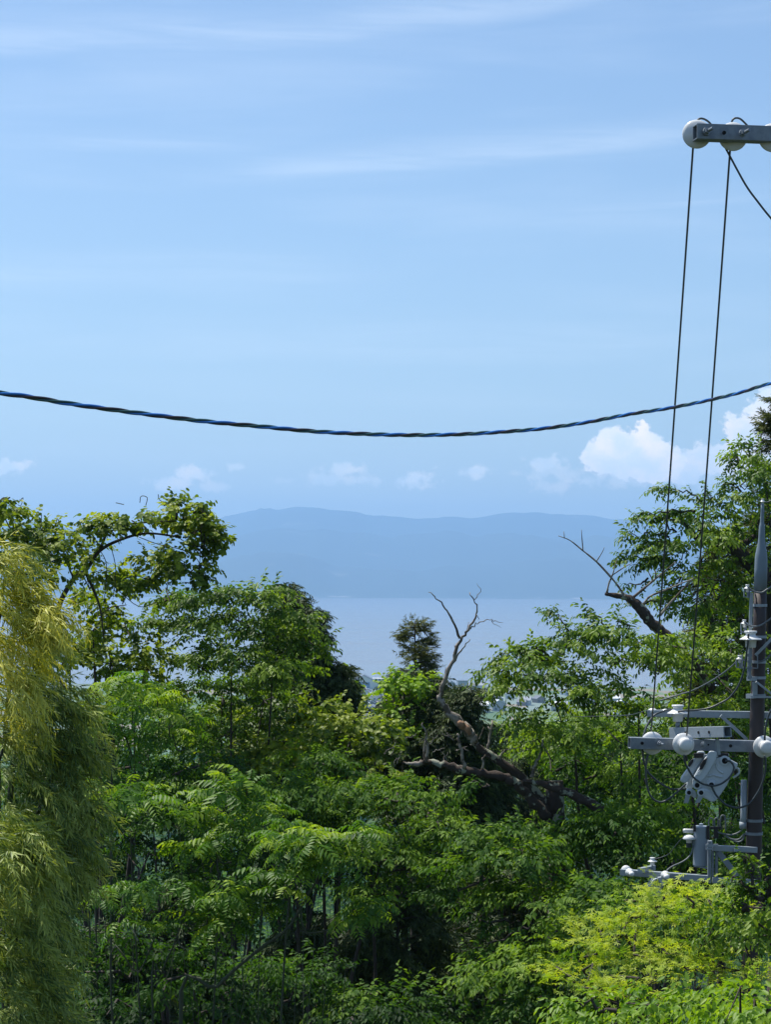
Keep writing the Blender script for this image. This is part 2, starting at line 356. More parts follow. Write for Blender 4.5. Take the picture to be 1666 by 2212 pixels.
# ------------------------------------------------------------------ foliage tools
def nrm(a): return a/(np.linalg.norm(a, axis=-1, keepdims=True)+1e-9)
def frames(d, n):
    x = nrm(d); z = n-x*np.sum(n*x, -1, keepdims=True); z = nrm(z); y = np.cross(z, x); return np.stack([x, y, z], -1)   # columns
def leafgeo(kind, rg):
    """one leaf of length 1 along +x, normal +z: verts, tris"""
    if kind == 'round':
        o = [(.02, .0), (.12, .34), (.45, .46), (.78, .26), (1, 0)]; dr = .10
    elif kind == 'point':
        o = [(0, 0), (.28, .22), (.62, .2), (1, 0)]; dr = .2
    elif kind == 'leaflet':
        o = [(0, 0), (.4, .18), (1, 0)]; dr = .18
    elif kind == 'narrow':
        o = [(0, 0), (.3, .075), (1, 0)]; dr = .1
    elif kind == 'scale':
        o = [(0, 0), (.45, .11), (1, 0)]; dr = .05
    v = [(0, 0, 0)]; mids = []
    tip = (1, 0, -dr)
    n = len(o)-2; v += [tip, (.5, 0, -dr*.3-.03)]
    f = []
    for sgn in (1, -1):
        st = len(v)
        for t, w in o[1:-1]: v.append((t, sgn*w, .05*(w > .1)-dr*t*t))
        ids = [0]+list(range(st, st+n))+[1]
        for a, b in zip(ids[:-1], ids[1:]):
            f.append((2, a, b) if sgn < 0 else (2, b, a))
    return np.array(v, float), np.array(f, int)
def place(v, pos, d, nn, s):
    Fm = frames(np.array([d], float), np.array([nn], float))[0]
    return np.asarray(pos)+s*(v@Fm.T)
def sprig(kind, rg):
    V = []; T = []; tone = []; k = 0
    def put(v, f, t):
        nonlocal k
        V.append(v); T.append(f+k); tone.append(np.full(len(v), t)); k += len(v)
    if kind in ('cherry', 'broad', 'dense'):
        lg = 'round' if kind == 'broad' else 'point'
        lv, lf = leafgeo(lg, rg); nl = 9
        for i in range(nl):
            t = (i+.5)/nl; side = 1 if i % 2 else -1
            ang = side*(1.1-.5*t)+rg.normal(0, .25)
            d = (math.cos(ang), math.sin(ang), -.25-abs(rg.normal(0, .35)))
            nn = (rg.normal(0, .3)+.15, rg.normal(0, .3), 1)
            L = (.30 if kind != 'broad' else .27)*rg.uniform(.75, 1.15)
            put(place(lv, (t, 0, -.12*t*t+rg.normal(0, .04)), d, nn, L), lf, .35*t*t+rg.uniform(-.12, .12))
    elif kind == 'pinnate':          # a whorl of long compound leaves at a shoot tip
        lv, lf = leafgeo('leaflet', rg); nr = 8
        for j in range(nr):
            th = 2*math.pi*j/nr+rg.normal(0, .2); up = rg.uniform(.1, .75); Lr = rg.uniform(.75, 1.1)
            hd = np.array([math.cos(th), math.sin(th), 0]); sd = np.array([-math.sin(th), math.cos(th), 0])
            young = up > .6
            for i in range(8):
                t = (i+1.2)/8.6+rg.normal(0, .012)
                p = hd*Lr*t*(1-.12*t)+np.array([0, 0, Lr*(up*t-(.45+.5*up)*t*t)])
                sl_ = up-2*(.45+.5*up)*t
                for sg in (1, -1):
                    d = sd*sg*1.0+hd*(.3+rg.normal(0, .15))+np.array([0, 0, -.35-.35*rg.random()])
                    ln = .27*math.sin(math.pi*min(1, t*.8+.16))**.5*rg.uniform(.75, 1.15)
                    put(place(lv, p, d, (-sl_*hd[0]*.5, -sl_*hd[1]*.5, 1), ln), lf, (.35 if young else .0)+.25*t+rg.uniform(-.1, .1))
    elif kind == 'maple':
        # five-lobed leaves in a flat layer
        for i in range(9):
            a = rg.uniform(0, 6.28); r = math.sqrt(rg.random())*.9
            p = np.array([.5+r*math.cos(a)*.6, r*math.sin(a)*.6, rg.normal(0, .05)])
            L = .20*rg.uniform(.8, 1.2); base = rg.uniform(0, 6.28); tx, ty = rg.normal(0, .25, 2); v = [p]; f = []
            for q in range(5):
                th = base+(q-2)*.85; ll = L*(1-.13*abs(q-2))
                def pt(l, t): 
                    x, y = l*math.cos(t), l*math.sin(t); return p+np.array([x, y, -x*tx-y*ty-.25*l*l/L])
                c = len(v); v += [pt(ll*.5, th-.26), pt(ll, th), pt(ll*.5, th+.26)]
                f += [(0, c, c+1), (0, c+1, c+2)]
            put(np.array(v), np.array(f), rg.uniform(-.15, .15)+.25*r)
    elif kind in ('cypress', 'cedar'):
        lv, lf = leafgeo('scale', rg)
        nb = 11 if kind == 'cypress' else 13
        for i in range(nb):
            t = (i+.4)/nb; side = (1, -1, 0)[i % 3]
            ang = side*rg.uniform(.5, 1.0)
            if kind == 'cypress': d = (math.cos(ang), math.sin(ang), -.25-.5*rg.random())
            else: d = (math.cos(ang)*.8, math.sin(ang)*.8, .15-rg.random()*.9)
            put(place(lv, (t*.85, 0, -.1*t), d, (rg.normal(0, .5), rg.normal(0, .5), 1), rg.uniform(.3, .5)*(1.1-.4*t)), lf, .3*t+rg.uniform(-.2, .2))
    elif kind == 'bamboo':
        lv, lf = leafgeo('narrow', rg)
        for i in range(9):
            t = (i+.5)/9; side = 1 if i % 2 else -1; ang = side*rg.uniform(.15, .8)
            put(place(lv, (t, 0, -.15*t*t), (math.cos(ang), math.sin(ang), -.25-.5*rg.random()), (rg.normal(0, .6), rg.normal(0, .6), 1), rg.uniform(.30, .48)), lf, .2*t+rg.uniform(-.25, .25))
    return np.concatenate(V), np.concatenate(T), np.concatenate(tone)
_tr = np.random.default_rng(5)
SPR = {k: [sprig(k, _tr) for _ in range(5)] for k in ('cherry', 'broad', 'pinnate', 'maple', 'cypress', 'cedar', 'bamboo')}
class Leaves:
    def __init__(s): s.V = []; s.T = []; s.t = []; s.n = 0
    def scatter(s, kind, pos, d, n, size, tone):
        if not len(pos): return
        Fm = frames(d, n); which = rng.integers(0, 5, len(pos))
        for w in range(5):
            ix = np.nonzero(which == w)[0]
            if not len(ix): continue
            v, f, t = SPR[kind][w]
            W = np.einsum('nij,kj->nki', Fm[ix], v)*size[ix, None, None]+pos[ix, None, :]
            m_ = len(ix); k = len(v)
            s.V.append(W.reshape(-1, 3)); s.T.append((f[None]+(np.arange(m_)*k)[:, None, None]).reshape(-1, 3)+s.n)
            s.t.append((tone[ix, None]+t[None]).reshape(-1)); s.n += m_*k
    def build(s, name, mat, parent):
        V = np.concatenate(s.V).astype(np.float32); T = np.concatenate(s.T).astype(np.int32); tt = np.clip(np.concatenate(s.t), 0, 1).astype(np.float32)
        V = V-np.array(parent.location, np.float32)
        me = bpy.data.meshes.new(name); me.vertices.add(len(V)); me.vertices.foreach_set('co', V.ravel())
        me.loops.add(T.size); me.loops.foreach_set('vertex_index', T.ravel())
        me.polygons.add(len(T)); me.polygons.foreach_set('loop_start', np.arange(0, T.size, 3, dtype=np.int32)); me.polygons.foreach_set('loop_total', np.full(len(T), 3, np.int32))
        a = me.attributes.new('tone', 'FLOAT', 'POINT'); a.data.foreach_set('value', tt)
        me.update(calc_edges=True); me.validate(); me.materials.append(mat)
        o = bpy.data.objects.new(name, me); col.objects.link(o); o.parent = parent
        return o
# per kind: sprig length (m), droop of the sprig axis, sprigs per clump, clump radius (m), flatness of clump
KP = dict(cherry=(.285, -.3, 32, .42, .42), broad=(.30, -.2, 30, .42, .45), pinnate=(.40, 0, 1, .3, .4), maple=(.30, -.05, 9, .38, .22),
          cypress=(.30, -.25, 20, .38, .8), cedar=(.26, .1, 14, .30, .8), bamboo=(.30, -.5, 18, .34, .7))
COUNT = [0]
def crown(L, br, kind, blobs, dens=1.0, tone=.45, tonev=.16, hub=None, size=1.0, twig=.012, down=0.0, rcm=1.0):
    """blobs: (u, v, d, ru, rv, rd metres[, density]) ellipsoids of foliage; clumps of sprigs fill each, and limbs reach the clumps"""
    sl_, droop, per, rc, flat = KP[kind]; sl_ *= size; rc *= rcm; per = max(5, int(per*rcm**1.3))
    for bl in blobs:
        u, v, d, ru, rv, rd = bl[:6]; dn = bl[6] if len(bl) > 6 else 1.0
        c = P(u, v, d); ax = np.array([ru*d/F, rd, rv*d/F])
        area = math.pi*ax[0]*ax[2]
        nc = max(3, int(dens*dn*area*5.0/(rc*rc*3.1)*.36)) if kind != 'pinnate' else max(3, int(dens*dn*area*12))
        q = nrm(rng.normal(size=(nc, 3))); q[:, 2] = q[:, 2]*.9+.1
        r = rng.uniform(.45, 1.0, nc)**.6
        cc = c+q*r[:, None]*ax*.92
        ct = tone+rng.normal(0, tonev, nc)
        if kind == 'pinnate':
            pos = cc; nn = nrm(np.array([0, 0, 1.0])+.55*q+rng.normal(0, .32, (nc, 3))); dd = nrm(np.cross(nn, rng.normal(size=(nc, 3))))
            L.scatter(kind, pos, dd, nn, sl_*rng.uniform(.65, 1.3, nc), ct); COUNT[0] += nc
        else:
            m_ = per; 
            off = nrm(rng.normal(size=(nc, m_, 3)))*rng.uniform(.3, 1, (nc, m_, 1))**.5; 
            off[..., 2] = np.abs(off[..., 2])*1.3-.3
            rcs = rc*rng.uniform(.7, 1.35, (nc, 1, 1))*np.array([1, 1, flat])
            pos = (cc[:, None]+off*rcs).reshape(-1, 3)
            out = np.repeat(q, m_, 0)
            dd = off.reshape(-1, 3)*np.array([1, 1, .3])+out*np.array([.7, .7, .2])+rng.normal(0, .3, (nc*m_, 3)); dd = nrm(dd)
            dd[:, 2] += droop+down
            nn = np.array([0, 0, 1.0])+.35*out+rng.normal(0, .25, (nc*m_, 3))
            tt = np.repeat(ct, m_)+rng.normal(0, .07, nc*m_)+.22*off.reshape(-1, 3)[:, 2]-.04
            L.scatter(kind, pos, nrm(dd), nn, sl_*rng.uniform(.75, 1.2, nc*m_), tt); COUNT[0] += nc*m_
        if br is not None:
            h = c+np.array([0, 0, -ax[2]*.35]) if hub is None else hub
            for i in range(0, nc, 2 if kind != 'pinnate' else 6):
                e = cc[i]+np.array([0, 0, -.04]); mid = h*.45+e*.55+rng.normal(0, .12, 3)+np.array([0, 0, -.06])
                if kind == 'pinnate': s0 = h+np.array([0, 0, -.15-.5*ax[2]]); br.tube(smoothpts([s0, s0*.4+e*.6+np.array([0, 0, -.12]), e], 3), .009, 5, False)
                else: br.tube([h, mid, e], [twig*2.0*rcm, twig*1.3*rcm, twig*.5*rcm], 5, False)
def spray(L, br, kind, pts, d, rad, per_m=26, tone=.45, size=1.0, r0=.02, r1=.004, start=0.0, jit=.0):
    """a leafy branch along pixel-direction points; rad = half thickness (px) of its foliage"""
    w = [P(p[0], p[1], d+(p[2] if len(p) > 2 else 0)) for p in pts]
    w = smoothpts(w, 5); w = [p+rng.normal(0, .02, 3) for p in w]
    br.tube(w, np.linspace(r0, r1, len(w)), 6, False)
    W = np.array(w); seg = np.linalg.norm(np.diff(W, axis=0), axis=1); cum = np.concatenate([[0], np.cumsum(seg)])
    n = int(cum[-1]*per_m*(1-start)); 
    if n < 1: return
    s = (start+(1-start)*rng.random(n))*cum[-1]
    base = np.stack([np.interp(s, cum, W[:, k]) for k in range(3)], 1); t2 = np.stack([np.interp(np.minimum(s+.1, cum[-1]), cum, W[:, k]) for k in range(3)], 1)
    ax = nrm(t2-base+1e-5); o = nrm(rng.normal(size=(n, 3))); rm = rad*d/F
    pos = base+o*rm*rng.random((n, 1))*np.array([1, 1.4, 1])*(1-.5*(s/cum[-1]))[:, None]
    dd = nrm(ax*.9+o*np.array([.7, .7, .4])); dd[:, 2] += KP[kind][1]
    L.scatter(kind, pos, nrm(dd), np.array([0, 0, 1.0])+rng.normal(0, .3, (n, 3)), KP[kind][0]*size*rng.uniform(.7, 1.15, n), tone+rng.normal(0, .12, n)); COUNT[0] += n
def trunk_to(br, base, targets, r0=.16, lean=None, r1=None):
    r0 = r0*.8; r1 = r0*.16
    """trunk from the ground at base up to a fork, then one limb to each target"""
    base = np.asarray(base, float); T = [np.asarray(t, float) for t in targets]
    mean = sum(T)/len(T); fork = base*.45+mean*.55; fork[2] = base[2]+(min(t[2] for t in T)-base[2])*.62
    mid = (base+fork)/2+rng.normal(0, .2, 3)*np.array([1, 1, 0])
    br.tube(smoothpts([base+np.array([0, 0, -.4]), mid, fork], 4), np.linspace(r0*1.25, r0*.75, 9), 9)
    for t in T:
        m1 = fork*.5+t*.5+rng.normal(0, .25, 3)+np.array([0, 0, -.25])
        br.tube(smoothpts([fork, m1, t], 4), np.linspace(r0*.30, r1*.5, 9), 6, False)
def gbase(u, d, dx=0.0):
    p = P(u, 1600, d); return np.array([p[0]+dx, p[1], ground(p[0]+dx, p[1])])
def tree(name, label, cat, kind, mat, blobs, u, d, bark='bark', group=None, sprays=(), extra=None, r=.12, dx=0, limbs=True, leafname='crown', **kw):
    kw['dens'] = kw.get('dens', 1.0)*(1.45 if kind != 'pinnate' else 1.9)
    b = gbase(u, d, dx); t = thing(name, label, cat, b, group)
    L = Leaves(); br = MB()
    tg = [P(q[0], q[1]+q[4]*.3, q[2]) for q in sorted(blobs, key=lambda q: -q[3]*q[4])[:5]]
    if not limbs: q = max(blobs, key=lambda q: q[1]); tg = [P(q[0], q[1], q[2])]
    trunk_to(br, b, tg, r)
    crown(L, br if limbs else None, kind, blobs, **kw)
    for s in sprays: spray(L, br, kind, **s)
    if extra: extra(L, br)
    br.build('trunk', M[bark], t, smooth=True); L.build(leafname, M[mat], t)
    return t

# ------------------------------------------------------------------ trees, back to front
def conifer(label, u, vtop, vbot, d, wbot, kind='cypress', dens=1.0, tone=.4, cat='conifer', name='cypress_tree', group=None, lean=0, size=1.0, mat=None, shape=1.0):
    b = gbase(u, d); t = thing(name, label, cat, b, group); L = Leaves(); br = MB()
    top = P(u+lean, vtop, d); br.tube([b+np.array([0, 0, -.4]), top*.5+b*.5, top], [.17, .10, .012], 8)
    zb = P(u, vbot, d)[2]; H = top[2]-zb; wm = wbot*d/F
    nb = int(52*dens*max(1.1, H*wm/4))
    for i in range(nb):
        f = (i+rng.random())/nb; z = top[2]-H*f; L_ = wm*(f**.75)**shape*rng.uniform(.6, 1.1)+.12
        a = rng.uniform(0, 6.28); c0 = b+(top-b)*((z-b[2])/(top[2]-b[2]))
        dr = np.array([math.cos(a), math.sin(a), 0]); pts = [c0, c0+dr*L_*.55+np.array([0, 0, .10*L_]), c0+dr*L_+np.array([0, 0, -.12*L_])]
        W = np.array(smoothpts(pts, 4)); br.tube(W, np.linspace(.012, .004, len(W)), 4, False)
        n = int(10+L_*34); s = rng.uniform(.15, 1, n)**.8*(len(W)-1); i0 = np.minimum(s.astype(int), len(W)-2)
        pos = W[i0]+(W[i0+1]-W[i0])*(s-i0)[:, None]+rng.normal(0, .07+.04*L_, (n, 3))*np.array([1, 1, .6])
        dd = dr*.6+rng.normal(0, .5, (n, 3)); dd[:, 2] = dd[:, 2]*.4+(-.25 if kind == 'cypress' else .15)
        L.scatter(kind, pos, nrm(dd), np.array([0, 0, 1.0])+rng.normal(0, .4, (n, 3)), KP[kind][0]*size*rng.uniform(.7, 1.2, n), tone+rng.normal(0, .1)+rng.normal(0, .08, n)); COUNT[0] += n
    br.build('trunk', M['bark'], t, smooth=True); L.build('crown', M[mat or kind], t)
    return t

# the wood that covers the hillside below, one mass of foliage down to the fields
n_ = 42000; yy = 62*(1250/62)**rng.random(n_); uu = rng.uniform(-150, 1820, n_); xx = (uu-CU)/F*yy
gz_ = np.array([ground(a, b_) for a, b_ in zip(xx, yy)])
bump = 7+3.2*np.sin(xx*.45+1.3*np.sin(yy*.2))*np.cos(yy*.23+xx*.1)+2*np.sin(xx*.13+yy*.07); zz = gz_+np.maximum(bump, 1)*(.55+.45*rng.random(n_))*np.clip(1.3-yy/1500, .5, 1)
Lw = Leaves(); pw = np.stack([xx, yy, zz], 1); o_ = nrm(rng.normal(size=(n_, 3))); o_[:, 2] *= .4
Lw.scatter('cherry', pw, nrm(o_), np.array([0, -.25, 1.0])+rng.normal(0, .3, (n_, 3)), np.maximum(.7, .016*yy)*rng.uniform(.7, 1.3, n_), .35+.14*np.sin(xx*.3+yy*.11)+rng.normal(0, .12, n_))
class _Z: location = (0, 0, 0)
wd = Lw.build('wooded_hillside', M['cherryd'], None) if 0 else None
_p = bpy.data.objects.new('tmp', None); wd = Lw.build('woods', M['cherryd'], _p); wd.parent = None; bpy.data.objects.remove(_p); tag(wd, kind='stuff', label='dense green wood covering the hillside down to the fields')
# hillside belt far below, seen only through gaps
for (u, v, d, w, lab) in ((330, 1640, 75, 120, 'distant rounded tree glimpsed behind the feathery compound-leaved tree'), (560, 1600, 80, 130, 'distant rounded tree behind the vine-covered mound'),
                     (1120, 1560, 85, 130, 'pale green tree behind the dead branches'), (1290, 1555, 80, 130, 'pale green tree glimpsed behind the crossarm side of the slope'), (860, 1620, 70, 120, 'dark tree low behind the vine-topped cypress'),
                     (1500, 1560, 78, 130, 'rounded tree far behind the utility pole'), (120, 1600, 75, 150, 'rounded tree far behind the golden bamboo')):
    tree('broadleaf_tree', lab, 'tree', 'cherry', 'cherry', [(u, v+50, d, w, 60, 2.2), (u-50, v+90, d-1, w*.7, 60, 2), (u+60, v+100, d-1, w*.7, 60, 2)], u, d, dens=.55, size=1.7, tone=.5, r=.08, group='trees behind on the lower slope')
conifer('dark pointed cypress at the right end of the left tree line', 625, 1262, 1640, 43, 110, dens=2.0, tone=.3)
conifer('narrow dark cypress rising just right of the pointed one', 672, 1312, 1640, 42, 60, dens=1.7, tone=.28)
conifer('short dark cypress beside the gap showing the white hall', 732, 1436, 1700, 42, 72, dens=1.8, tone=.33)
conifer('small lone cedar top standing against the lake', 897, 1342, 1470, 52, 40, kind='cedar', name='cedar_tree', dens=.62, tone=.5, size=.9, shape=.5)
conifer('cypress draped with bright climbing vine below the lone cedar', 878, 1448, 1760, 45, 84, dens=1.4, tone=.38, shape=.5)
conifer('dark cypress close behind the leaning dead trunk', 945, 1468, 1760, 44, 70, dens=1.5, tone=.33, shape=.5)
conifer('broad dark cypress right of the dead trunk below the shoreline', 1018, 1482, 1780, 43, 78, dens=1.6, tone=.33, shape=.45)
conifer('dark shaggy cypress behind the lichen-covered dead log', 960, 1570, 2000, 43, 150, dens=1.6, tone=.25, shape=.5)
conifer('dark cypress below the dead fork in deep shade', 1110, 1640, 2050, 44, 130, dens=1.4, tone=.22, shape=.5)
conifer('tall dark conifer behind the steel pole top', 1690, 865, 1560, 48, 130, kind='cedar', name='cedar_tree', dens=1.0, tone=.35, size=1.2, shape=.8)
conifer('brownish green conifer between cherry boughs and pole', 1560, 1150, 1640, 47, 110, kind='cedar', name='cedar_tree', dens=1.4, tone=.4, size=1.2)
conifer('hinoki cypress low in the dark hollow at bottom centre', 860, 1900, 2330, 36, 170, dens=1.2, tone=.4, shape=.5, size=1.1)
conifer('hinoki cypress with layered boughs right of the dark hollow', 1090, 1870, 2330, 37, 150, dens=1.2, tone=.4, shape=.5, size=1.1)
conifer('cypress at the foot of the picture below the thin diagonal stem', 640, 2010, 2400, 35, 150, dens=1.1, tone=.35, shape=.5, size=1.1)


# closed stand of trees behind and below the front row, shade put into low leaf tone
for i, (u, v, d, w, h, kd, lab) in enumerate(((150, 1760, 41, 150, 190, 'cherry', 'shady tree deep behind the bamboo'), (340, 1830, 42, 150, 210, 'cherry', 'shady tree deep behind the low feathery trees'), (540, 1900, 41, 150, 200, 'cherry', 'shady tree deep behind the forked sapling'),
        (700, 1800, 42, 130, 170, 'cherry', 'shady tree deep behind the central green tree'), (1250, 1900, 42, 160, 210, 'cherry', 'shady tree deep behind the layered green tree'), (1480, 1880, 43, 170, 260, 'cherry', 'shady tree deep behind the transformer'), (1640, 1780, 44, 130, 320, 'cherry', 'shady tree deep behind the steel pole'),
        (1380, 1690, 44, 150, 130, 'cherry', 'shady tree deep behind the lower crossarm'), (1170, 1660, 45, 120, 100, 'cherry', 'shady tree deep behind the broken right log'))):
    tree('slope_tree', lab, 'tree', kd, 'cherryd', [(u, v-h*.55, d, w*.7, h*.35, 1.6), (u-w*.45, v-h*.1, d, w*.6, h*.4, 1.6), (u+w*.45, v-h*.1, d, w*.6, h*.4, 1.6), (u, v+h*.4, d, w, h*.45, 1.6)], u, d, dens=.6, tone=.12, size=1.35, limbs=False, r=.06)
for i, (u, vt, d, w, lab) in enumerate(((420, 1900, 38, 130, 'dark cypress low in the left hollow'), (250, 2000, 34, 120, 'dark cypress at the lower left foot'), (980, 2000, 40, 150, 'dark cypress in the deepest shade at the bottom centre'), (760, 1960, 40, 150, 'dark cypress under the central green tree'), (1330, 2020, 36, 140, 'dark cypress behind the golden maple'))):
    conifer(lab, u, vt, 2420, d, w, dens=1.5, tone=.15, shape=.4, size=1.2)  # low tone puts the hollow's shade into the needle colour
for i, (u, v, d, w, h, lab) in enumerate(((430, 1560, 45, 100, 70, 'shady tree glimpsed behind the thin cherry crown'), (560, 1540, 44, 100, 90, 'shady tree in front of the pointed cypress'), (1180, 1580, 48, 90, 50, 'bright slope tree right of the broad cypress'), (1320, 1560, 50, 110, 60, 'bright slope tree behind the lower cherry'),
        (1460, 1570, 50, 110, 70, 'bright slope tree left of the crossarms'), (1600, 1560, 50, 110, 80, 'bright slope tree behind the steel pole'), (200, 1560, 44, 110, 90, 'shady tree behind the top feathery tree'))):
    tree('slope_tree', lab, 'tree', 'cherry', 'cherry' if 'bright' in lab else 'cherryd', [(u, v, d, w*.8, h*.5, 1.6), (u-w*.3, v+h*.5, d, w*.6, h*.5, 1.4), (u+w*.4, v+h*.5, d, w*.6, h*.5, 1.4), (u, v+h*1.2, d, w, h*.7, 1.6)], u, d, dens=.55, tone=.4, size=1.3, limbs=False, r=.05)
# bright kudzu on the cypress
def climber(label, blobs, u, d, kind='broad', mat='kudzu', **kw):
    b = gbase(u, d-.6); t = thing('climbing_vine', label, 'vine', b); L = Leaves(); br = MB()
    br.tube(smoothpts([b+np.array([0, 0, -.2]), b*.5+P(blobs[0][0], blobs[0][1], d)*.5, P(blobs[0][0], blobs[0][1], d)], 5), .025, 6)
    crown(L, br, kind, blobs, **kw); br.build('stem', M['bark'], t, smooth=True); L.build('leaves', M[mat], t)
climber('bright yellow-green vine draped over the cypress top', [(873,1462,44.0,38,16,.5,1.3),(905,1468,44,26,22,.5,1.2),(850,1485,43.8,26,20,.5,.9),(890,1500,43.6,26,28,.5,.8),(850,1545,43.5,22,25,.5,.7),(875,1590,43.4,40,26,.5,.5)], 873, 44, dens=1.0, tone=.6, rcm=.45)
climber('fresh green vine climbing the short cypress by the gap', [(700,1462,42.8,22,20,.4,.8),(730,1480,42.6,22,18,.4,.8),(745,1520,42.5,22,20,.4,.9)], 710, 43.5, dens=1.0, tone=.5, rcm=.45)

# left group
def vines(L, br, pts_list, d):
    for pts in pts_list: br.tube(smoothpts([P(a, b_, d) for a, b_ in pts], 4), .006, 4, False)
def exA(L, br):
    vines(L, br, [[(315,1092),(318,1075),(305,1072),(302,1086)],[(365,1090),(345,1080),(342,1068)],[(268,1090),(250,1086)],[(432,1100),(452,1115)],[(268,1250),(300,1245),(330,1262)],
      [(88,1140),(90,1112)],[(119,1135),(124,1120),(128,1134)],[(300,1160),(340,1175),(400,1190),(430,1215),(428,1260)],[(437,1105),(434,1170),(430,1240)],[(40,1085),(50,1075),(45,1092),(38,1090)],
      [(240,1180),(250,1230),(245,1290)],[(210,1180),(230,1220),(225,1300)],[(410,1165),(440,1200),(455,1220)],[(250,1270),(300,1310),(340,1300)]], 33.8)
    for pts, r in (([(120,1330),(135,1290),(160,1250),(185,1232),(215,1190),(262,1165),(318,1152),(390,1160)], .09), ([(185,1235),(200,1270),(215,1310),(225,1380)], .06), ([(160,1250),(150,1230)], .05), ([(215,1190),(240,1140),(300,1130),(380,1125)], .05)):
        W = smoothpts([P(a, b_, 34) for a, b_ in pts], 5); br.tube(W, np.linspace(r*.5, r*.16, len(W)), 7, False)
tree('vine_draped_tree', 'large tree at left with vine-hung arching boughs against the mountain', 'tree', 'broad', 'broad', [
  (130,1195,34,46,32,.8),(185,1170,34,45,32,.8),(110,1240,34.5,34,30,.8,.7),(175,1225,34,42,24,.8,.6),
  (230,1135,34,44,20,.6),(285,1118,34,42,19,.6),(345,1118,34,38,20,.6,.9),(395,1112,34,34,18,.5,.9),(428,1138,34,24,18,.5,.8),(440,1165,34,16,11,.4,.8),
  (330,1208,34,34,15,.6,.9),(380,1205,34,40,17,.6,.9),(410,1230,34,24,18,.5,.8),(360,1232,34,22,12,.5,.6),(250,1240,34.4,32,13,.5,.5),(285,1258,34,20,12,.5,.5),
  (160,1290,35,50,26,1,.5),(240,1300,35,55,32,1,.65),(200,1350,35,60,36,1.2,.8),(280,1360,35,55,36,1.2,.75),(150,1400,36,60,44,1.2,.9),(240,1420,36,70,40,1.4,1),(320,1430,36,60,44,1.4,1),(290,1500,36,90,50,1.5,.8),
  (8,1105,33,22,24,.6,1),(30,1150,33.5,28,14,.5,.9),(75,1145,34,34,11,.5,.55),(110,1158,34,30,12,.5,.5),(60,1175,34,40,18,.5,.7),(20,1190,34,40,30,.7,.9)], 200, 35,
  dens=1.0, tone=.58, rcm=.5, size=.88, extra=exA, r=.22, sprays=[
  dict(pts=[(380,1120),(385,1098),(380,1082),(392,1084)], d=34, rad=8), dict(pts=[(420,1110),(425,1092),(440,1098),(450,1115)], d=34, rad=9),
  dict(pts=[(420,1120),(455,1130),(478,1148)], d=34, rad=9), dict(pts=[(430,1150),(462,1165),(481,1176)], d=34, rad=8), dict(pts=[(400,1170),(430,1178),(440,1186)], d=34, rad=7),
  dict(pts=[(235,1130),(200,1125),(172,1132)], d=34, rad=7), dict(pts=[(430,1225),(440,1245),(432,1262)], d=34, rad=6), dict(pts=[(0,1080),(15,1078),(30,1082)], d=33, rad=4, per_m=14),
  dict(pts=[(300,1260),(330,1245),(352,1240)], d=34, rad=6)])
tree('cherry_tree', 'spreading green tree between the vine-hung tree and the dark cypress', 'tree', 'cherry', 'cherry', [
  (370,1300,36,30,20,.7),(400,1290,36,34,16,.7,.8),(440,1295,36,34,18,.7,.9),(480,1285,36,36,14,.6),(530,1290,36,38,20,.8),(585,1285,36,32,20,.8),(620,1310,36,34,26,.8,.9),(650,1350,36,36,30,.8),(675,1385,36,20,16,.6,.9),
  (350,1345,36,30,24,.8,.7),(400,1350,36,45,30,1,.8),(465,1345,36,50,30,1,.8),(540,1350,36,55,34,1),(600,1370,36,50,34,1),(420,1410,36,60,36,1.2,.9),(500,1420,36,70,38,1.3),(590,1430,36,60,40,1.3),(640,1440,36.5,50,30,1,.8),(400,1480,37,60,34,1.2,.6),(480,1490,37,70,40,1.3,.7),(570,1500,37,70,40,1.3,.8),(510,1560,37.5,90,34,1.3,.8),(420,1545,37.5,60,34,1.3,.7),(600,1550,37.5,70,34,1.3,.9)], 500, 36.5,
  dens=1.45, tone=.42, rcm=.6, r=.16, sprays=[dict(pts=[(640,1370),(675,1392),(697,1398)], d=36, rad=7), dict(pts=[(470,1290),(500,1278),(520,1272)], d=36, rad=6), dict(pts=[(570,1290),(600,1266),(620,1270)], d=36, rad=8), dict(pts=[(440,1300),(455,1282),(470,1275)], d=36, rad=6), dict(pts=[(360,1300),(345,1290),(335,1300)], d=36, rad=6)])
# vine mound and broad tree in the middle
tree('vine_mound', 'leafy mound of vines below the cypresses left of the town gap', 'vine', 'broad', 'broad', [
  (680,1532,38,46,24,.9),(640,1530,38,50,26,.9),(580,1550,38,60,28,1),(745,1568,37,50,26,.9),(800,1580,37,36,24,.9),(815,1612,37,50,30,1),(700,1575,37,80,40,1.2),(610,1600,37,80,40,1.2),(530,1610,37,70,36,1.2,.8),(760,1630,36,80,40,1.2),(660,1650,36,90,40,1.3),(560,1660,36,80,40,1.3),(480,1670,36,60,40,1.2,.8),(820,1660,36,60,36,1,.9)], 660, 37, dens=1.05, tone=.52, rcm=.75, r=.15)
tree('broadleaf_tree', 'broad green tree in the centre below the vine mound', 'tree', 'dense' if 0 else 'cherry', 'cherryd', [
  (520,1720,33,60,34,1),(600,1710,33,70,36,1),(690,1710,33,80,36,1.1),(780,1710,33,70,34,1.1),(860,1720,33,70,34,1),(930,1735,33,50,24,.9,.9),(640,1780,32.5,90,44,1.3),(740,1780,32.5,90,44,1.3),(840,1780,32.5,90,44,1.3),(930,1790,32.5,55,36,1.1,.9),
  (700,1850,32.5,90,44,1.3),(800,1850,32.5,90,40,1.3,.9),(890,1860,32.5,66,40,1.2,.9),(850,1915,32.5,80,26,1.2,.5),(920,1915,32.5,46,26,1,.5),(680,1640,34,60,24,1)], 760, 33.5, dens=1.1, tone=.5, r=.2)
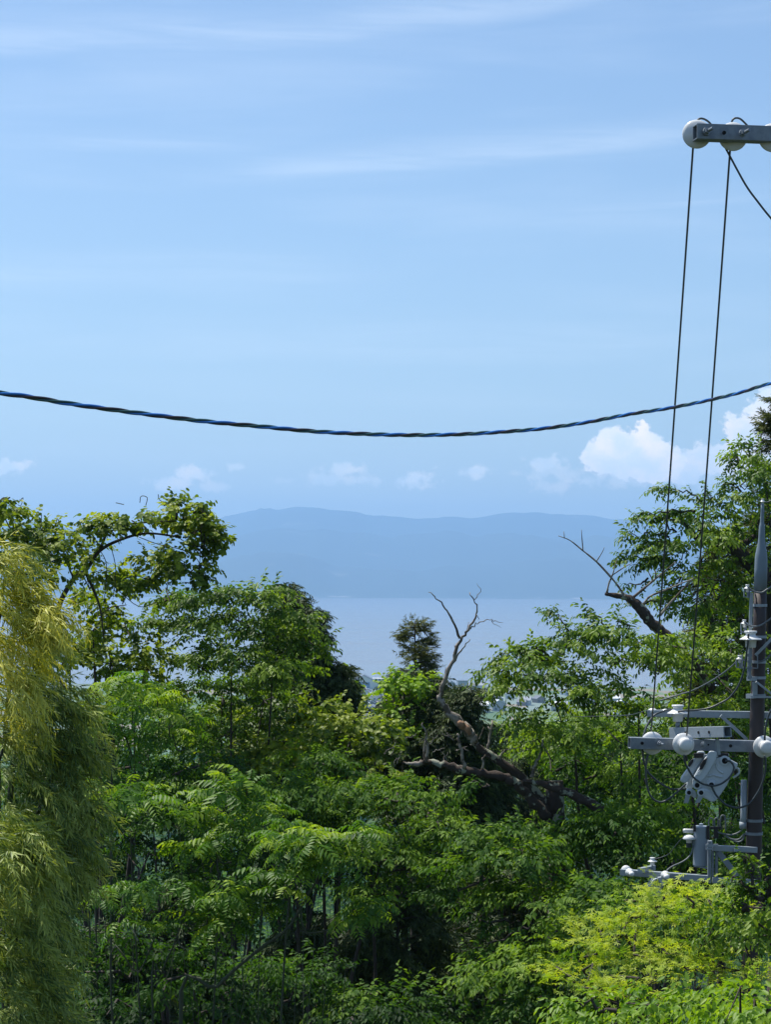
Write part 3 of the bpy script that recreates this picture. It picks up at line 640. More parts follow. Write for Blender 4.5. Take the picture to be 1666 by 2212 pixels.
tree('broadleaf_tree', 'shaded bushy tree behind the feathery saplings at lower left', 'tree', 'cherry', 'cherryd', [
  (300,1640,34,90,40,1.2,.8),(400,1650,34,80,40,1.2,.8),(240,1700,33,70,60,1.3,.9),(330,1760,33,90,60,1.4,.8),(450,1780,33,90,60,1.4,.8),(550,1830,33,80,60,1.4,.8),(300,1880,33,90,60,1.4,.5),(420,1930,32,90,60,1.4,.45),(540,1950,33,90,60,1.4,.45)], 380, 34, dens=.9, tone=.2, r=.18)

# feathery trees with compound leaves
def pinn(label, blobs, u, d, stems=(), **kw):
    def ex(L, br):
        for pts, r in stems:
            W = smoothpts([gbase(u, d)]+[P(a, b_, d+.1) for a, b_ in pts], 5); br.tube(W, np.linspace(r, r*.45, len(W)), 7, False)
    tree('compound_leaf_tree', label, 'tree', 'pinnate', 'pinnate', blobs, u, d, bark='barkgreen', extra=ex, r=.028, limbs=True, group='feathery compound-leaved trees', **kw)
pinn('uppermost feathery tree left of the vine mound', [(240,1490,27,55,22,.7),(300,1480,27,55,20,.7),(350,1500,27,50,22,.7,.9),(215,1530,27,40,26,.6,.8),(290,1530,27,70,30,.9),(370,1545,27,50,26,.8),(400,1575,27,35,20,.6,.8),(240,1575,27,50,24,.8,.7),(320,1600,27,60,20,.8,.6)], 280, 27,
   stems=[([(190,1900),(215,1700),(225,1560),(232,1500)], .014),([(205,1900),(240,1690),(265,1560)], .012),([(240,1720),(300,1650),(350,1590),(380,1560)], .013)], dens=.9, tone=.42)
pinn('wide feathery tree in the left half with a layered top', [(200,1700,25.5,40,22,.6),(265,1715,25.5,60,24,.8),(340,1730,25.5,60,24,.8),(400,1740,25.5,60,26,.8),(470,1700,25.5,50,22,.7),(440,1770,25.5,60,26,.8),(360,1775,25.5,60,22,.8,.8),(520,1690,25.5,40,20,.7),(530,1740,25.5,50,26,.8),(580,1760,25.5,50,26,.8),(250,1760,25.5,60,26,.8,.7),(500,1810,25,60,26,.8),(590,1820,25,50,24,.8,.8),(430,1830,25,50,16,.6,.8)], 400, 25.5,
   stems=[([(470,2000),(445,1900),(430,1840),(400,1760)], .013),([(285,1880),(290,1800),(270,1740)], .011)], dens=.8, tone=.34)
pinn('low feathery tree at left with drooping dark fronds', [(270,1930,24.5,60,22,.8),(330,1920,24.5,50,20,.7),(390,1930,24.5,60,24,.8),(300,1980,24.5,80,26,.9,.8),(440,1950,24.5,50,24,.8),(520,1915,24.5,55,24,.8),(570,1900,24.5,50,24,.8),(620,1930,24.5,50,28,.8),(560,1950,24.5,50,24,.8,.9),(500,1990,24.5,60,24,.8,.7),(400,2000,24.5,70,24,.8,.6)], 420, 24.5,
   stems=[([(330,2212),(350,2100),(380,2030),(400,1960)], .014),([(240,2160),(300,2100),(340,2010)], .014)], dens=.75, tone=.25)  # fronds toned down, ravine shade included in their colour
pinn('feathery sapling with a tuft of fronds on a thin forked stem', [(650,1830,24,40,18,.6,.9),(700,1810,24,55,18,.6),(760,1815,24,50,18,.6),(720,1850,24,50,18,.6,.9),(660,1870,24,40,16,.6,.8),(785,1800,24,25,12,.4),(805,1955,24,22,12,.4,1.3),(780,1975,24,24,12,.4,1.1),(600,1790,24,40,16,.6,.7)], 560, 24,
   stems=[([(390,2240),(470,2130),(560,2050),(618,2008),(650,1960),(690,1890),(705,1850)], .024),([(618,2008),(660,2015),(710,2008),(750,1985),(775,1968)], .013),([(560,2050),(590,2100)], .006)], dens=.8, tone=.40)
# understory shrubs, bottom; the shaded ones carry their shade in a low leaf tone
def shrub(label, blobs, u, d, kind='cherry', mat='cherryd', cat='shrub', name='shrub', **kw):
    tree(name, label, cat, kind, mat, blobs, u, d, r=.07, **kw)
shrub('shaded shrub at the lower left foot of the slope', [(260,2080,27,80,50,1.2),(360,2100,27,90,50,1.2),(300,2170,26.5,110,50,1.3),(430,2170,27,90,60,1.3)], 330, 27, dens=.45, tone=.08)
shrub('shaded shrub at bottom centre left under the forked stem', [(520,2110,28,80,50,1.2,.8),(600,2150,28,90,50,1.2,.8),(700,2120,29,90,50,1.2,.6),(760,2180,28,90,50,1.2,.8)], 640, 28, dens=.45, tone=.08)
shrub('shrub with fresh leaf tips at the bottom centre edge', [(860,2180,29,80,36,1.1,.8),(950,2200,29,60,30,1,.9),(800,2150,29,60,24,1,.6)], 880, 29, dens=.5, tone=.3)

# dead tree
def dz(x, y, d=33.0): return P(844.8+x*.30865, 1248.8+y*.30865, d)
t = thing('dead_tree', 'leaning dead tree with bare grey branches and lichen-spotted broken logs', 'dead tree', gbase(1215, 33))
def dead(name, pts, rr, mat, d=33.0, n=9, wob=.02):
    mb = MB(); W = smoothpts([dz(a, b_, d) for a, b_ in pts], 4); rad = np.interp(np.linspace(0, 1, len(W)), np.linspace(0, 1, len(rr)), rr)*.30865*d/F
    W = [p+rng.normal(0, wob*.5, 3) for p in W]; rad = rad*rng.uniform(.88, 1.14, len(W)); mb.tube(W, rad, n); return mb.build(name, M[mat], t, smooth=True)
bb = gbase(1215, 33); 
mb = MB(); W = smoothpts([dz(580,1120),dz(610,1180),dz(700,1240),dz(800,1310),dz(900,1380),dz(960,1450),dz(1050,1560),dz(1130,1680),dz(1160,1800),bb+np.array([0,0,-.3])], 4)
mb.tube(W, np.interp(np.linspace(0,1,len(W)), np.linspace(0,1,9), [19,23,28,30,34,46,52,58,85])*.30865*33/F*rng.uniform(.9,1.12,len(W)), 10); mb.build('trunk', M['deadbark'], t, smooth=True)
dead('broken_trunk', [(330,825),(370,900),(450,980),(530,1050),(575,1110),(590,1150)], [16,22,30,34,30,24], 'deadpale', wob=.03)
dead('torn_patch', [(470,1000),(520,1035),(560,1085)], [18,27,14], 'torn', d=32.93)
dead('branch', [(335,840),(380,700),(440,570),(490,430),(540,360),(600,250),(585,170),(545,95)], [16,15,13,11,8,6,4,3], 'deadpale')
dead('branch', [(490,425),(430,300),(380,210),(320,140),(265,92)], [9,8,6,4,2.5], 'deadpale')
dead('branch', [(450,565),(500,490),(555,430)], [7,5,3], 'deadpale')
dead('branch', [(545,355),(600,325),(650,300),(700,295),(745,300),(790,318)], [6,4,3,2.5,2,1], 'deadpale')
dead('twig', [(700,296),(720,320),(770,345)], [2.5,2,1], 'deadpale'); dead('twig', [(580,150),(610,110),(630,80),(600,45)], [3,2.5,2,1], 'deadpale')
dead('twig', [(600,250),(612,290)], [3,2], 'deadpale'); dead('twig', [(540,360),(535,310)], [3,2], 'deadpale'); dead('twig', [(462,520),(455,470)], [4,2.5], 'deadpale'); dead('twig', [(385,690),(378,625)], [4,2.5], 'deadpale')
dead('fallen_log', [(95,1290),(200,1300),(300,1295),(400,1320),(520,1350),(640,1365),(760,1380),(850,1420),(930,1480),(1000,1570),(1090,1670)], [6,14,24,28,31,30,30,32,35,38,40], 'deadbark', d=32.6, wob=.03)
dead('broken_end', [(88,1288),(150,1300),(215,1302)], [4,14,21], 'deadpale', d=32.58)
dead('branch', [(925,1420),(1050,1440),(1200,1490),(1330,1540),(1470,1625)], [12,23,30,34,38], 'deadbark', d=32.3)
dead('branch', [(515,1320),(500,1230),(480,1160),(468,1090)], [14,11,10,7], 'deadpale', d=32.55)
dead('branch', [(248,1290),(255,1180),(240,1070),(215,1008)], [10,9,7,5], 'deadpale', d=32.55)
dead('branch', [(235,1290),(232,1200),(238,1120)], [9,7,4], 'deadpale', d=32.6)
dead('branch', [(668,1200),(690,1120),(712,990)], [9,8,6], 'deadpale', d=33.1); dead('twig', [(700,1080),(685,1030)], [6,5], 'deadpale', d=33.1)
dead('branch', [(990,1390),(1010,1310),(1045,1240),(1070,1120)], [13,11,9,6], 'deadpale', d=32.5)
dead('branch', [(760,1250),(790,1215),(850,1190),(915,1183)], [7,5,4,2], 'deadpale', d=32.8); dead('branch', [(645,1330),(650,1270),(660,1240)], [8,7,5], 'deadpale', d=32.5)
dead('branch', [(610,1130),(640,1060),(655,1050)], [4,3,2], 'deadpale'); dead('twig', [(780,1230),(770,1200)], [4,2], 'deadpale', d=32.8)
for k in range(16):
    x = rng.uniform(20, 560); y = rng.uniform(1010, 1280); a = rng.uniform(-1.4, 1.4)
    dead('twig', [(x, y), (x+50*math.sin(a)+rng.normal(0,10), y+45*abs(math.cos(a))), (x+90*math.sin(a), y+85*abs(math.cos(a))+rng.normal(0,10))], [1.5,2.5,3.5], 'barkgrey', d=33.5, n=5)

# right group
def exH(L, br):
    def rz(x, y, d=36): return P(1028.4+x*.3827, 918.3+y*.3827, d)
    for pts, r in (([(1260,590),(1330,670),(1440,690),(1560,790),(1640,860)], [.03,.05,.09,.13,.17]), ([(1440,690),(1530,660),(1600,600)], [.07,.05,.03]), ([(1280,680),(1180,560),(1080,530)], [.06,.035,.015]), ([(1640,860),(1700,1000),(1720,1300)], [.17,.2,.25]),
                   ([(1380,1240),(1330,1100),(1290,980)], [.05,.04,.02]), ([(1210,1300),(1260,1380),(1320,1480)], [.06,.10,.12])):
        W = smoothpts([rz(*p) for p in pts], 5); br.tube(W, np.interp(np.linspace(0,1,len(W)), np.linspace(0,1,len(r)), r), 8, False)
    for k in range(46):   # bare grey twigs in the thin part of the crown
        x = rng.uniform(1080, 1420); y = rng.uniform(760, 1050); a = rng.uniform(-.2, 1.2); l = rng.uniform(60, 150)
        br.tube([rz(x, y, 36.3), rz(x+l*.5*math.cos(a)+rng.normal(0,8), y-l*.5*math.sin(a), 36.3), rz(x+l*math.cos(a), y-l*math.sin(a)+rng.normal(0,12), 36.3)], [.012,.008,.004], 4, False)
def S(pts, rad=9, d=36, **k): return dict(pts=pts, d=d, rad=rad, **k)
tree('cherry_tree', 'tall cherry tree at right whose leafy boughs reach out over the mountain', 'tree', 'cherry', 'cherry', [
  (1625,985,36,30,26,.8,.8),(1655,1030,36,40,40,1),(1600,1040,36,34,26,.9,.8),(1640,1080,36,50,34,1.1),(1575,1085,36,44,22,.9,.8),(1540,1110,36,44,20,.9,.8),(1590,1130,36,50,26,1,.8),(1650,1150,36,40,40,1.1,.9),(1490,1110,36,34,14,.7,.7),(1500,1140,36,34,16,.7,.6),(1545,1160,36,40,18,.8,.6),(1470,1170,36,40,15,.7,.55),(1600,1190,36.3,40,22,.9,.5),(1420,1190,36,30,15,.6,.7),(1460,1205,36,36,14,.7,.6),(1520,1215,36,30,14,.7,.35),
  (1475,1245,36,34,14,.7,.35),(1540,1265,36.3,40,20,.8,.6),(1590,1280,36.3,50,30,1,.8),(1520,1300,36.3,40,20,.8,.6),(1640,1270,36.5,40,50,1,1),(1560,1330,36.3,60,34,1,.8),(1490,1320,36,30,18,.7,.4),(1450,1290,36,20,14,.6,.3)], 1690, 36.5, dx=.4,
  dens=1.0, tone=.5, rcm=.5, extra=exH, r=.25, sprays=[
  S([(1514,1083),(1490,1065),(1455,1058),(1418,1050)],7), S([(1500,1100),(1440,1105),(1400,1108),(1375,1115)],7), S([(1460,1150),(1430,1120),(1400,1112)],6,per_m=18), S([(1450,1160),(1410,1150),(1380,1160),(1350,1145)],7), S([(1460,1180),(1420,1170),(1385,1172)],8), S([(1450,1200),(1410,1205),(1370,1200),(1338,1195)],9), S([(1440,1195),(1400,1215),(1360,1222)],9), S([(1400,1250),(1380,1262),(1345,1262)],4,per_m=10), S([(1600,1010),(1590,990),(1575,1010)],7), S([(1630,1000),(1618,965),(1608,955)],8),
  S([(1600,1060),(1575,1045),(1558,1052)],9), S([(1560,1090),(1535,1075),(1525,1068)],8), S([(1500,1260),(1460,1270),(1435,1262)],6,per_m=14), S([(1420,1300),(1370,1300),(1355,1298)],3,per_m=6)])
tt_ = thing('dead_limb', 'broken dark limb with bare grey twigs sticking out over the lake at right', 'dead branch', P(1434, 1366, 34.5))
def dl(name, pts, rr, mat):
    mb = MB(); W = smoothpts([P(1028.4+x*.3827, 918.3+y*.3827, 34.5) for x, y in pts], 4); mb.tube(W, np.interp(np.linspace(0,1,len(W)), np.linspace(0,1,len(rr)), rr)*.3827*34.5/F*rng.uniform(.85,1.15,len(W)), 8); mb.build(name, M[mat], tt_, smooth=True)
dl('limb', [(728,952),(780,960),(850,972),(900,1005),(945,1055),(985,1110),(1030,1150),(1070,1185),(1200,1330),(1330,1500)], [9,14,19,26,30,30,30,30,32,36], 'deadbark')
dl('branch', [(740,945),(752,890),(770,850),(795,760)], [6,5,4,2], 'deadpale'); dl('branch', [(838,960),(800,905),(760,855),(680,770),(600,705),(530,650),(465,625)], [7,6,6,5,4,3,2], 'deadpale')
dl('twig', [(765,850),(840,800),(880,780)], [4,3,2], 'deadpale'); dl('twig', [(605,705),(600,650),(596,590)], [3,2.5,1.5], 'deadpale'); dl('twig', [(680,770),(712,720),(725,690)], [3,2,1.5], 'deadpale'); dl('twig', [(500,640),(497,600)], [2.5,1.5], 'deadpale')
dl('branch', [(888,972),(945,925),(1010,870),(1060,830),(1130,770)], [8,7,6,5,3], 'deadpale'); dl('twig', [(1015,865),(1014,820)], [5,4], 'deadpale'); dl('twig', [(1000,878),(975,830)], [4,2.5], 'deadpale')
dl('branch', [(945,1010),(985,965),(1060,935),(1180,885),(1240,865)], [7,6,5,4,2], 'deadpale'); dl('branch', [(1040,1075),(1100,1000),(1165,930),(1230,860)], [7,6,5,3], 'deadpale')
tree('cherry_tree', 'lower cherry tree spreading left below the broken limb', 'tree', 'cherry', 'cherry', [
  (1130,1425,33,40,18,.7,.8),(1175,1420,33,34,18,.7,.9),(1220,1395,33,34,18,.7,.9),(1260,1375,33,34,18,.7,.9),(1310,1370,33,40,18,.8),(1370,1375,33,45,20,.9),(1440,1385,33,50,24,1),(1510,1385,34,50,26,1),(1580,1390,34,50,34,1.1),(1640,1400,34.5,40,40,1.1),
  (1095,1455,33,26,12,.5,.6),(1125,1490,33,36,24,.8,.7),(1170,1460,33,45,24,.9,.9),(1240,1440,33,50,26,1),(1320,1430,33,60,28,1.1),(1400,1430,33,60,30,1.1),(1480,1450,34,60,34,1.2),(1560,1460,34.5,60,40,1.2),(1630,1490,35,50,50,1.2),
  (1150,1540,33,46,30,1,.8),(1200,1510,33,60,30,1.1,.8),(1290,1500,33,70,34,1.2,.9),(1380,1510,33,70,36,1.2,.9),(1470,1530,34,80,40,1.3,.9),(1560,1560,35,80,50,1.3,.9),(1175,1600,33,50,34,1.1,.9),(1240,1580,33,70,36,1.2,.9),(1340,1590,33,80,40,1.3,.9)], 1400, 34,
  dens=1.0, tone=.55, rcm=.6, r=.2, sprays=[S([(1245,1375),(1225,1355),(1203,1330),(1183,1313)],6,33), S([(1310,1360),(1300,1340),(1275,1320)],7,33), S([(1150,1420),(1110,1408),(1085,1412),(1062,1426)],7,33,start=.55), S([(1115,1415),(1115,1400),(1125,1398)],6,33), S([(1100,1450),(1070,1452),(1042,1448)],5,33,per_m=14,start=.5), S([(1360,1370),(1350,1345),(1335,1343)],7,33), S([(1180,1420),(1165,1400),(1150,1402)],7,33), S([(1100,1470),(1080,1485),(1060,1500)],7,33)])
tree('broadleaf_tree', 'leafy tree on the slope behind the steel crossarms', 'tree', 'cherry', 'cherryd', [(1330,1790,31.6,70,26,.6),(1260,1790,31.8,40,16,.4,.8),
  (1210,1650,34,60,30,1.2,.9),(1290,1660,34,80,40,1.3),(1390,1670,34,90,44,1.3),(1490,1670,35,90,50,1.3),(1590,1690,35.5,90,60,1.3),(1270,1740,34.5,60,34,1.0,.9),(1340,1750,33,90,44,1.3),(1440,1760,33.5,90,46,1.3),(1540,1790,34.5,90,60,1.3),(1640,1800,35,70,70,1.3),(1130,1815,32,60,24,1.1,.8),(1235,1825,32,76,32,1.2),(1340,1830,32,90,44,1.2),(1450,1850,32.5,90,50,1.3),(1560,1880,33.5,90,60,1.3)], 1420, 35, dens=.95, tone=.48, r=.2)
tree('broadleaf_tree', 'layered green tree below the dead fork right of the dark hollow', 'tree', 'cherry', 'cherryd', [
  (1065,1800,31,50,20,.9,.8),(1110,1845,30.5,74,24,1,.9),(1050,1890,30,80,26,.9,.8),(1150,1880,30,80,36,1.1,.9),(1250,1900,30,90,40,1.2),(1340,1930,30,90,44,1.2),(1200,1960,29.5,80,34,1.1,.9),(1130,1940,30,60,18,.8,.7),(1300,2000,29.5,80,40,1.2),(1230,2050,29,80,40,1.2),(1150,2080,29,60,26,1,.7),(1090,2110,29,70,18,.8,.9),(1180,2130,29,80,34,1.1),(1250,2180,29,90,44,1.2),(1120,2180,29,60,26,1,.8)], 1240, 30.5, dens=1.05, tone=.5, r=.18,
  sprays=[S([(1150,2000),(1100,2020),(1050,2040),(1010,2050)],14,29.5), S([(1100,1990),(1060,1995),(1020,1975),(985,1950)],12,29.8), S([(1120,2110),(1070,2105),(1020,2115),(1000,2120)],10,29), S([(1060,1700),(1030,1690),(1010,1700)],12,31)])
shrub('bushy shrub low behind the golden maple', [(1380,2000,27,80,50,1.2,.9),(1480,1960,27,80,50,1.2,.9),(1560,1980,27,80,50,1.2,.9),(1330,2100,26,70,60,1.2,.7)], 1440, 27, dens=.9, tone=.4)

# front right: maple and leafy shrubs
tree('maple_tree', 'yellow-green maple with flat layered sprays at lower right', 'tree', 'maple', 'maple', [
  (1400,1945,19,46,12,.5),(1440,1930,19,40,12,.5),(1360,1975,19,40,14,.5),(1420,1975,19,60,16,.7),(1500,1945,19,50,14,.7),(1560,1950,19,40,14,.6),(1480,1985,19,60,18,.8),(1560,1990,19,60,20,.8),(1300,2015,19,46,14,.6),(1350,2010,19,50,14,.7),(1420,2020,19,70,18,.8),(1510,2030,19,80,22,.9),(1610,2020,19,60,30,.9),
  (1290,2055,18.6,50,14,.7),(1370,2055,18.6,70,18,.8),(1460,2070,18.6,80,22,.9),(1560,2080,18.6,80,26,.9),(1640,2090,18.6,50,40,.9),(1260,2090,18.4,50,14,.6),(1320,2100,18.4,70,20,.8),(1410,2110,18.4,80,22,.8),(1510,2120,18.4,80,26,.8),(1290,2130,18.2,60,16,.7),(1370,2145,18.2,70,20,.8),(1240,2110,18.4,30,10,.4,.8)], 1480, 19, dens=1.7, tone=.6, tonev=.16, r=.03, size=.8, rcm=.5)
tree('small_shrub_tree', 'dark leafy sapling poking up inside the maple', 'shrub', 'cherry', 'cherry', [(1550,1985,18.2,40,16,.4,.9),(1560,2010,18.2,30,14,.4),(1600,2000,18.2,30,14,.4,.8)], 1560, 18.2, dens=1.2, tone=.35, size=.7, r=.02, rcm=.4)
tree('young_tree', 'young tree with orange-tipped shoots in front of the pole foot', 'tree', 'cherry', 'cherry', [(1652,1955,17,14,18,.25),(1640,1990,17,30,16,.35),(1665,2010,17,34,24,.35)], 1650, 17, dens=1.1, tone=.62, size=.7, r=.02, rcm=.4,
  sprays=[S([(1640,1940),(1625,1900),(1615,1865),(1618,1845)],7,17,per_m=34,size=.6), S([(1630,1930),(1600,1905),(1585,1890)],6,17,per_m=34,size=.6), S([(1655,1920),(1665,1890),(1672,1880)],6,17,per_m=30,size=.6), S([(1620,1960),(1595,1950),(1582,1960)],6,17,per_m=30,size=.6)])
tree('leafy_shrub', 'glossy leafy shrub along the bottom edge at right', 'shrub', 'cherry', 'kudzu', [(1290,2185,16,60,22,.5),(1360,2175,16,60,20,.5),(1440,2165,16,60,22,.6),(1530,2160,16,70,26,.6),(1620,2150,16,60,30,.6),(1320,2225,15.5,80,26,.6),(1420,2215,15.5,80,30,.6),(1520,2220,15.5,80,34,.6),(1630,2210,15.5,80,40,.6)], 1460, 16, dens=1.1, tone=.36, size=.72, r=.03, rcm=.42,
  sprays=[S([(1330,2180),(1280,2168),(1235,2160)],9,16,per_m=36,size=.8), S([(1300,2220),(1270,2212),(1255,2220)],9,16,per_m=36,size=.8)])
tree('leafy_shrub', 'bright fresh-leaved shrub in the bottom right corner', 'shrub', 'cherry', 'kudzu', [(1600,2190,14,70,18,.4),(1660,2170,14,50,24,.4),(1560,2220,14,60,18,.4),(1650,2225,14,80,24,.5)], 1640, 14, dens=1.1, tone=.35, size=.72, r=.03, rcm=.42)

# ------------------------------------------------------------------ bamboo
def bamboo(label, blobs, u, d, mat, culms, dens=1.0, tone=.45):
    b = gbase(u, d); t = thing('bamboo', label, 'bamboo', b, 'bamboo plumes at the left edge'); L = Leaves()
    for bl in blobs:
        u_, v_, d_, ru, rv, rd = bl[:6]; dn = bl[6] if len(bl) > 6 else 1.0
        c = P(u_, v_, d_); ax = np.array([ru*d_/F, rd, rv*d_/F]); npl = int(dens*dn*math.pi*ax[0]*ax[2]*185)+3
        bt = tone+rng.normal(0, .10)
        for k in range(npl):
            q = nrm(rng.normal(size=3))*(rng.uniform(.2, 1)**.5 if rng.random() < .85 else rng.uniform(.9, 1.25)); p0 = c+q*ax; ln = rng.uniform(.18, .34); az_ = rng.normal(-.15, .6)
            hd = np.array([math.cos(az_), math.sin(az_), 0]); s_ = rng.uniform(0, 1, 9)
            W = p0+hd*ln*(s_[:, None]-.4)+np.array([0, 0, 1.0])*(ln*(.4*s_-.8*s_*s_))[:, None]+rng.normal(0, .018, (9, 3))
            dd = hd+np.stack([0*s_, 0*s_,   .25-1.3*s_], 1)+rng.normal(0, .22, (9, 3))
            L.scatter('bamboo', W, nrm(dd), np.array([-.2, -.2, 1.0])+rng.normal(0, .45, (9, 3)), .18*rng.uniform(.7, 1.2, 9), bt+rng.normal(0, .17)+rng.normal(0, .09, 9)+.22*s_+.15*q[2]); COUNT[0] += 9
    for c_ in culms:
        mb = MB(); W = smoothpts([b+np.array([rng.normal(0, .15), rng.normal(0, .15), -.2])]+[P(a, q, d) for a, q in c_], 5); mb.tube(W, np.linspace(.03, .005, len(W)), 7, False); mb.build('culm', M['barkgreen'], t, smooth=True)
    L.build('leaves', M[mat], t)
bamboo('olive feathery bamboo arching out behind the golden plumes', [(30,1200,15.5,36,30,.3),(80,1400,15.5,50,40,.3),(75,1470,15.5,60,44,.35),(120,1500,15.5,46,34,.3),(60,1560,15.5,80,50,.35),(130,1600,15.5,50,40,.3),(50,1650,15.5,80,50,.35),(120,1690,15.5,60,40,.35),(172,1740,15.5,36,20,.25,.9),(150,1520,15.5,36,34,.3,.7),(165,1620,15.5,36,36,.3,.7),(150,1850,15.5,36,40,.3,.6),(60,1750,15.5,80,50,.35),(125,1790,15.5,60,40,.35),(60,1840,15.5,80,50,.35),(110,1880,15.5,50,40,.3),(60,1930,15.5,70,50,.35),(95,1990,15.5,40,40,.3),(50,2040,15.5,70,50,.35),(80,2100,15.5,44,50,.3),(50,2180,15.5,80,60,.35)],
   60, 15.6, 'bamboo', [[(0,1900),(10,1600),(40,1300),(60,1180)],[(20,1900),(60,1600),(100,1450),(150,1500)],[(30,2100),(70,1800),(120,1690),(185,1735)]], tone=.5)
bamboo('golden yellow bamboo plume nearest the camera at the upper left', [(45,1260,14.2,52,26,.25),(20,1290,14.2,60,36,.3),(60,1320,14.0,58,24,.25,1.2),(20,1340,14.0,70,36,.3),(90,1335,14,36,26,.2),(20,1400,14.2,70,40,.3,.9),(15,1480,14,62,36,.25),(20,1560,14,52,30,.25),(0,1200,14.2,40,40,.25,.8)],
   -10, 14.3, 'bambooY', [[(-60,1900),(-40,1600),(0,1330),(70,1300)],[(-60,1900),(-30,1500),(10,1260),(70,1240)]], tone=.32)
bamboo('pale olive bamboo plumes hanging at the lower left corner', [(15,1780,13.6,60,30,.25),(40,1820,13.6,50,50,.25),(15,1860,13.6,70,60,.3),(20,1950,13.6,64,60,.3),(60,1990,13.6,40,34,.25,.9),(20,2060,13.6,70,60,.3),(55,2120,13.6,52,50,.3),(40,2200,13.6,84,60,.3),(110,2210,13.6,44,24,.25,.8)],
   -30, 13.8, 'bamboo', [[(-60,2200),(-50,1950),(-10,1800),(50,1790)],[(-60,2300),(-20,2060),(40,1980),(90,2000)]], tone=.62)
print('sprigs', COUNT[0])
# ------------------------------------------------------------------ town on the lake shore
def house_parts(t, w, dp, h, rh, wallm, roofm, win=True, rot=0.0):
    """gabled house, gable end towards the hill"""
    L_ = t.location; c, s_ = math.cos(rot), math.sin(rot)
    def W(x, y, z): return (L_.x+x*c-y*s_, L_.y+x*s_+y*c, L_.z+z)
    mb = MB(); pts = [W(-w/2, 0, -1), W(w/2, 0, -1), W(w/2, 0, h), W(0, 0, h+rh), W(-w/2, 0, h)]
    mb.prism(pts, (-s_*dp, c*dp, 0)); mb.build('wall', wallm, t)
    mb = MB(); o = .08*w
    for sg in (-1, 1):
        a = W(0, -.6, h+rh+.05); b_ = W(sg*(w/2+o), -.6, h-rh*2*o/w+.05); 
        pts = [a, b_, (b_[0], b_[1], b_[2]+.45), (a[0], a[1], a[2]+.45)]; mb.prism(pts, (-s_*(dp+1.2), c*(dp+1.2), 0))
    mb.build('roof', roofm, t)
    if win:
        for k in range(int(min(4, max(2, w//4)))):
            mb = MB(); x = -w/2+(k+.5)*w/int(min(4, max(2, w//4))); mb.prism([W(x-.8, -.05, .8), W(x+.8, -.05, .8), W(x+.8, -.05, min(h-.3, 2.4)), W(x-.8, -.05, min(h-.3, 2.4))], (0, -.06, 0))
            mb.build('window', M['glass'], t)
M['glass'] = simple('window_glass', (.05,.08,.11), .15); M['wallw'] = simple('white_render', (.66,.66,.64), .8, nscale=.5, namp=.06); M['wallg'] = simple('grey_render', (.36,.36,.36), .8, nscale=.5, namp=.1); M['wallb'] = simple('timber_wall', (.20,.15,.11), .8, nscale=.5, namp=.1)
M['roofd'] = simple('dark_tiles', (.10,.11,.13), .5, nscale=2, namp=.2); M['roofg'] = simple('grey_tiles', (.24,.26,.29), .45, nscale=2, namp=.15); M['roofw'] = simple('white_sheet_roof', (.68,.70,.72), .4, nscale=2, namp=.05); M['bluew'] = simple('blue_shutter', (.10,.22,.42), .5)
def at(u, v, y): q = P(u, v, y); return q
y = 2290; p = at(786, 1489, y)
t = thing('gabled_hall', 'big white gabled hall with blue doors and dark roof edge near the lake', 'hall', (p[0], y, ground(p[0], y)))
k = y/F; house_parts(t, 50*k, 30, (1490-1481)*k+3.5, 13*k, M['wallw'], M['roofd'], win=False)
mb = MB(); mb.beam((p[0]-9*k, y-.1, t.location.z+4), (p[0]+13*k, y-.1, t.location.z+4), .2, 6.5); mb.build('door', M['bluew'], t)
y = 2350; p = at(790, 1464, y)
t = thing('long_building', 'long low pale building standing behind the gabled hall', 'building', (p[0], y, ground(p[0], y)))
zt = P(790, 1462, y)[2]; k = y/F
mb = MB(); mb.beam((p[0]-42*k, y, t.location.z-1), (p[0]+42*k, y, t.location.z-1), 14, (zt-t.location.z)*2, up=(0, 0, 1)); 
mb.build('wall', M['wallw'], t)
for i in range(11): x = p[0]+(-38+i*7.6)*k; mb = MB(); mb.beam((x, y-7.3, zt-2.2-1.2), (x, y-7.3, zt-2.2+1.2), 1.8, .3, up=(0, 1, 0)); mb.build('window', M['glass'], t)
y = 2370; p = at(945, 1475, y); k = y/F
t = thing('stepped_building', 'pale stepped building by the shore left of the dead trunk', 'building', (p[0], y, ground(p[0], y)))
mb = MB(); z0 = t.location.z
for (a, b_, vt) in ((-16, 16, 1466), (-9, 5, 1456), (-5, 1, 1450)):
    zt = P(945, vt, y)[2]; mb.beam((p[0]+(a+b_)/2*k, y, z0-1), (p[0]+(a+b_)/2*k, y+(b_-a)*.01, zt), (b_-a)*k, 9, up=(0, 1, 0))
mb.build('wall', M['wallw'], t); mb = MB(); zt = P(945, 1466, y)[2]; mb.beam((p[0]-14*k, y-5, zt-2), (p[0]+14*k, y-5, zt-2), .3, 1.6); mb.build('window', M['glass'], t)
y = 2340; p = at(1000, 1476, y); k = y/F
t = thing('block_building', 'flat-roofed grey block by the shore right of the dead trunk', 'building', (p[0], y, ground(p[0], y)))
zt = P(1000, 1470, y)[2]; mb = MB(); mb.beam((p[0]-11*k, y, (t.location.z-1+zt)/2), (p[0]+11*k, y, (t.location.z-1+zt)/2), 9, zt-t.location.z+1); mb.build('wall', M['wallg'], t)
mb = MB(); mb.beam((p[0]-12*k, y, zt+.2), (p[0]+12*k, y, zt+.2), 10.5, .5); mb.build('roof', M['roofd'], t)
mb = MB(); mb.tube([(p[0]-13*k, y, t.location.z), (p[0]-13*k, y, P(1, 1463, y)[2])], .25, 5); mb.build('mast', M['galv'], t)
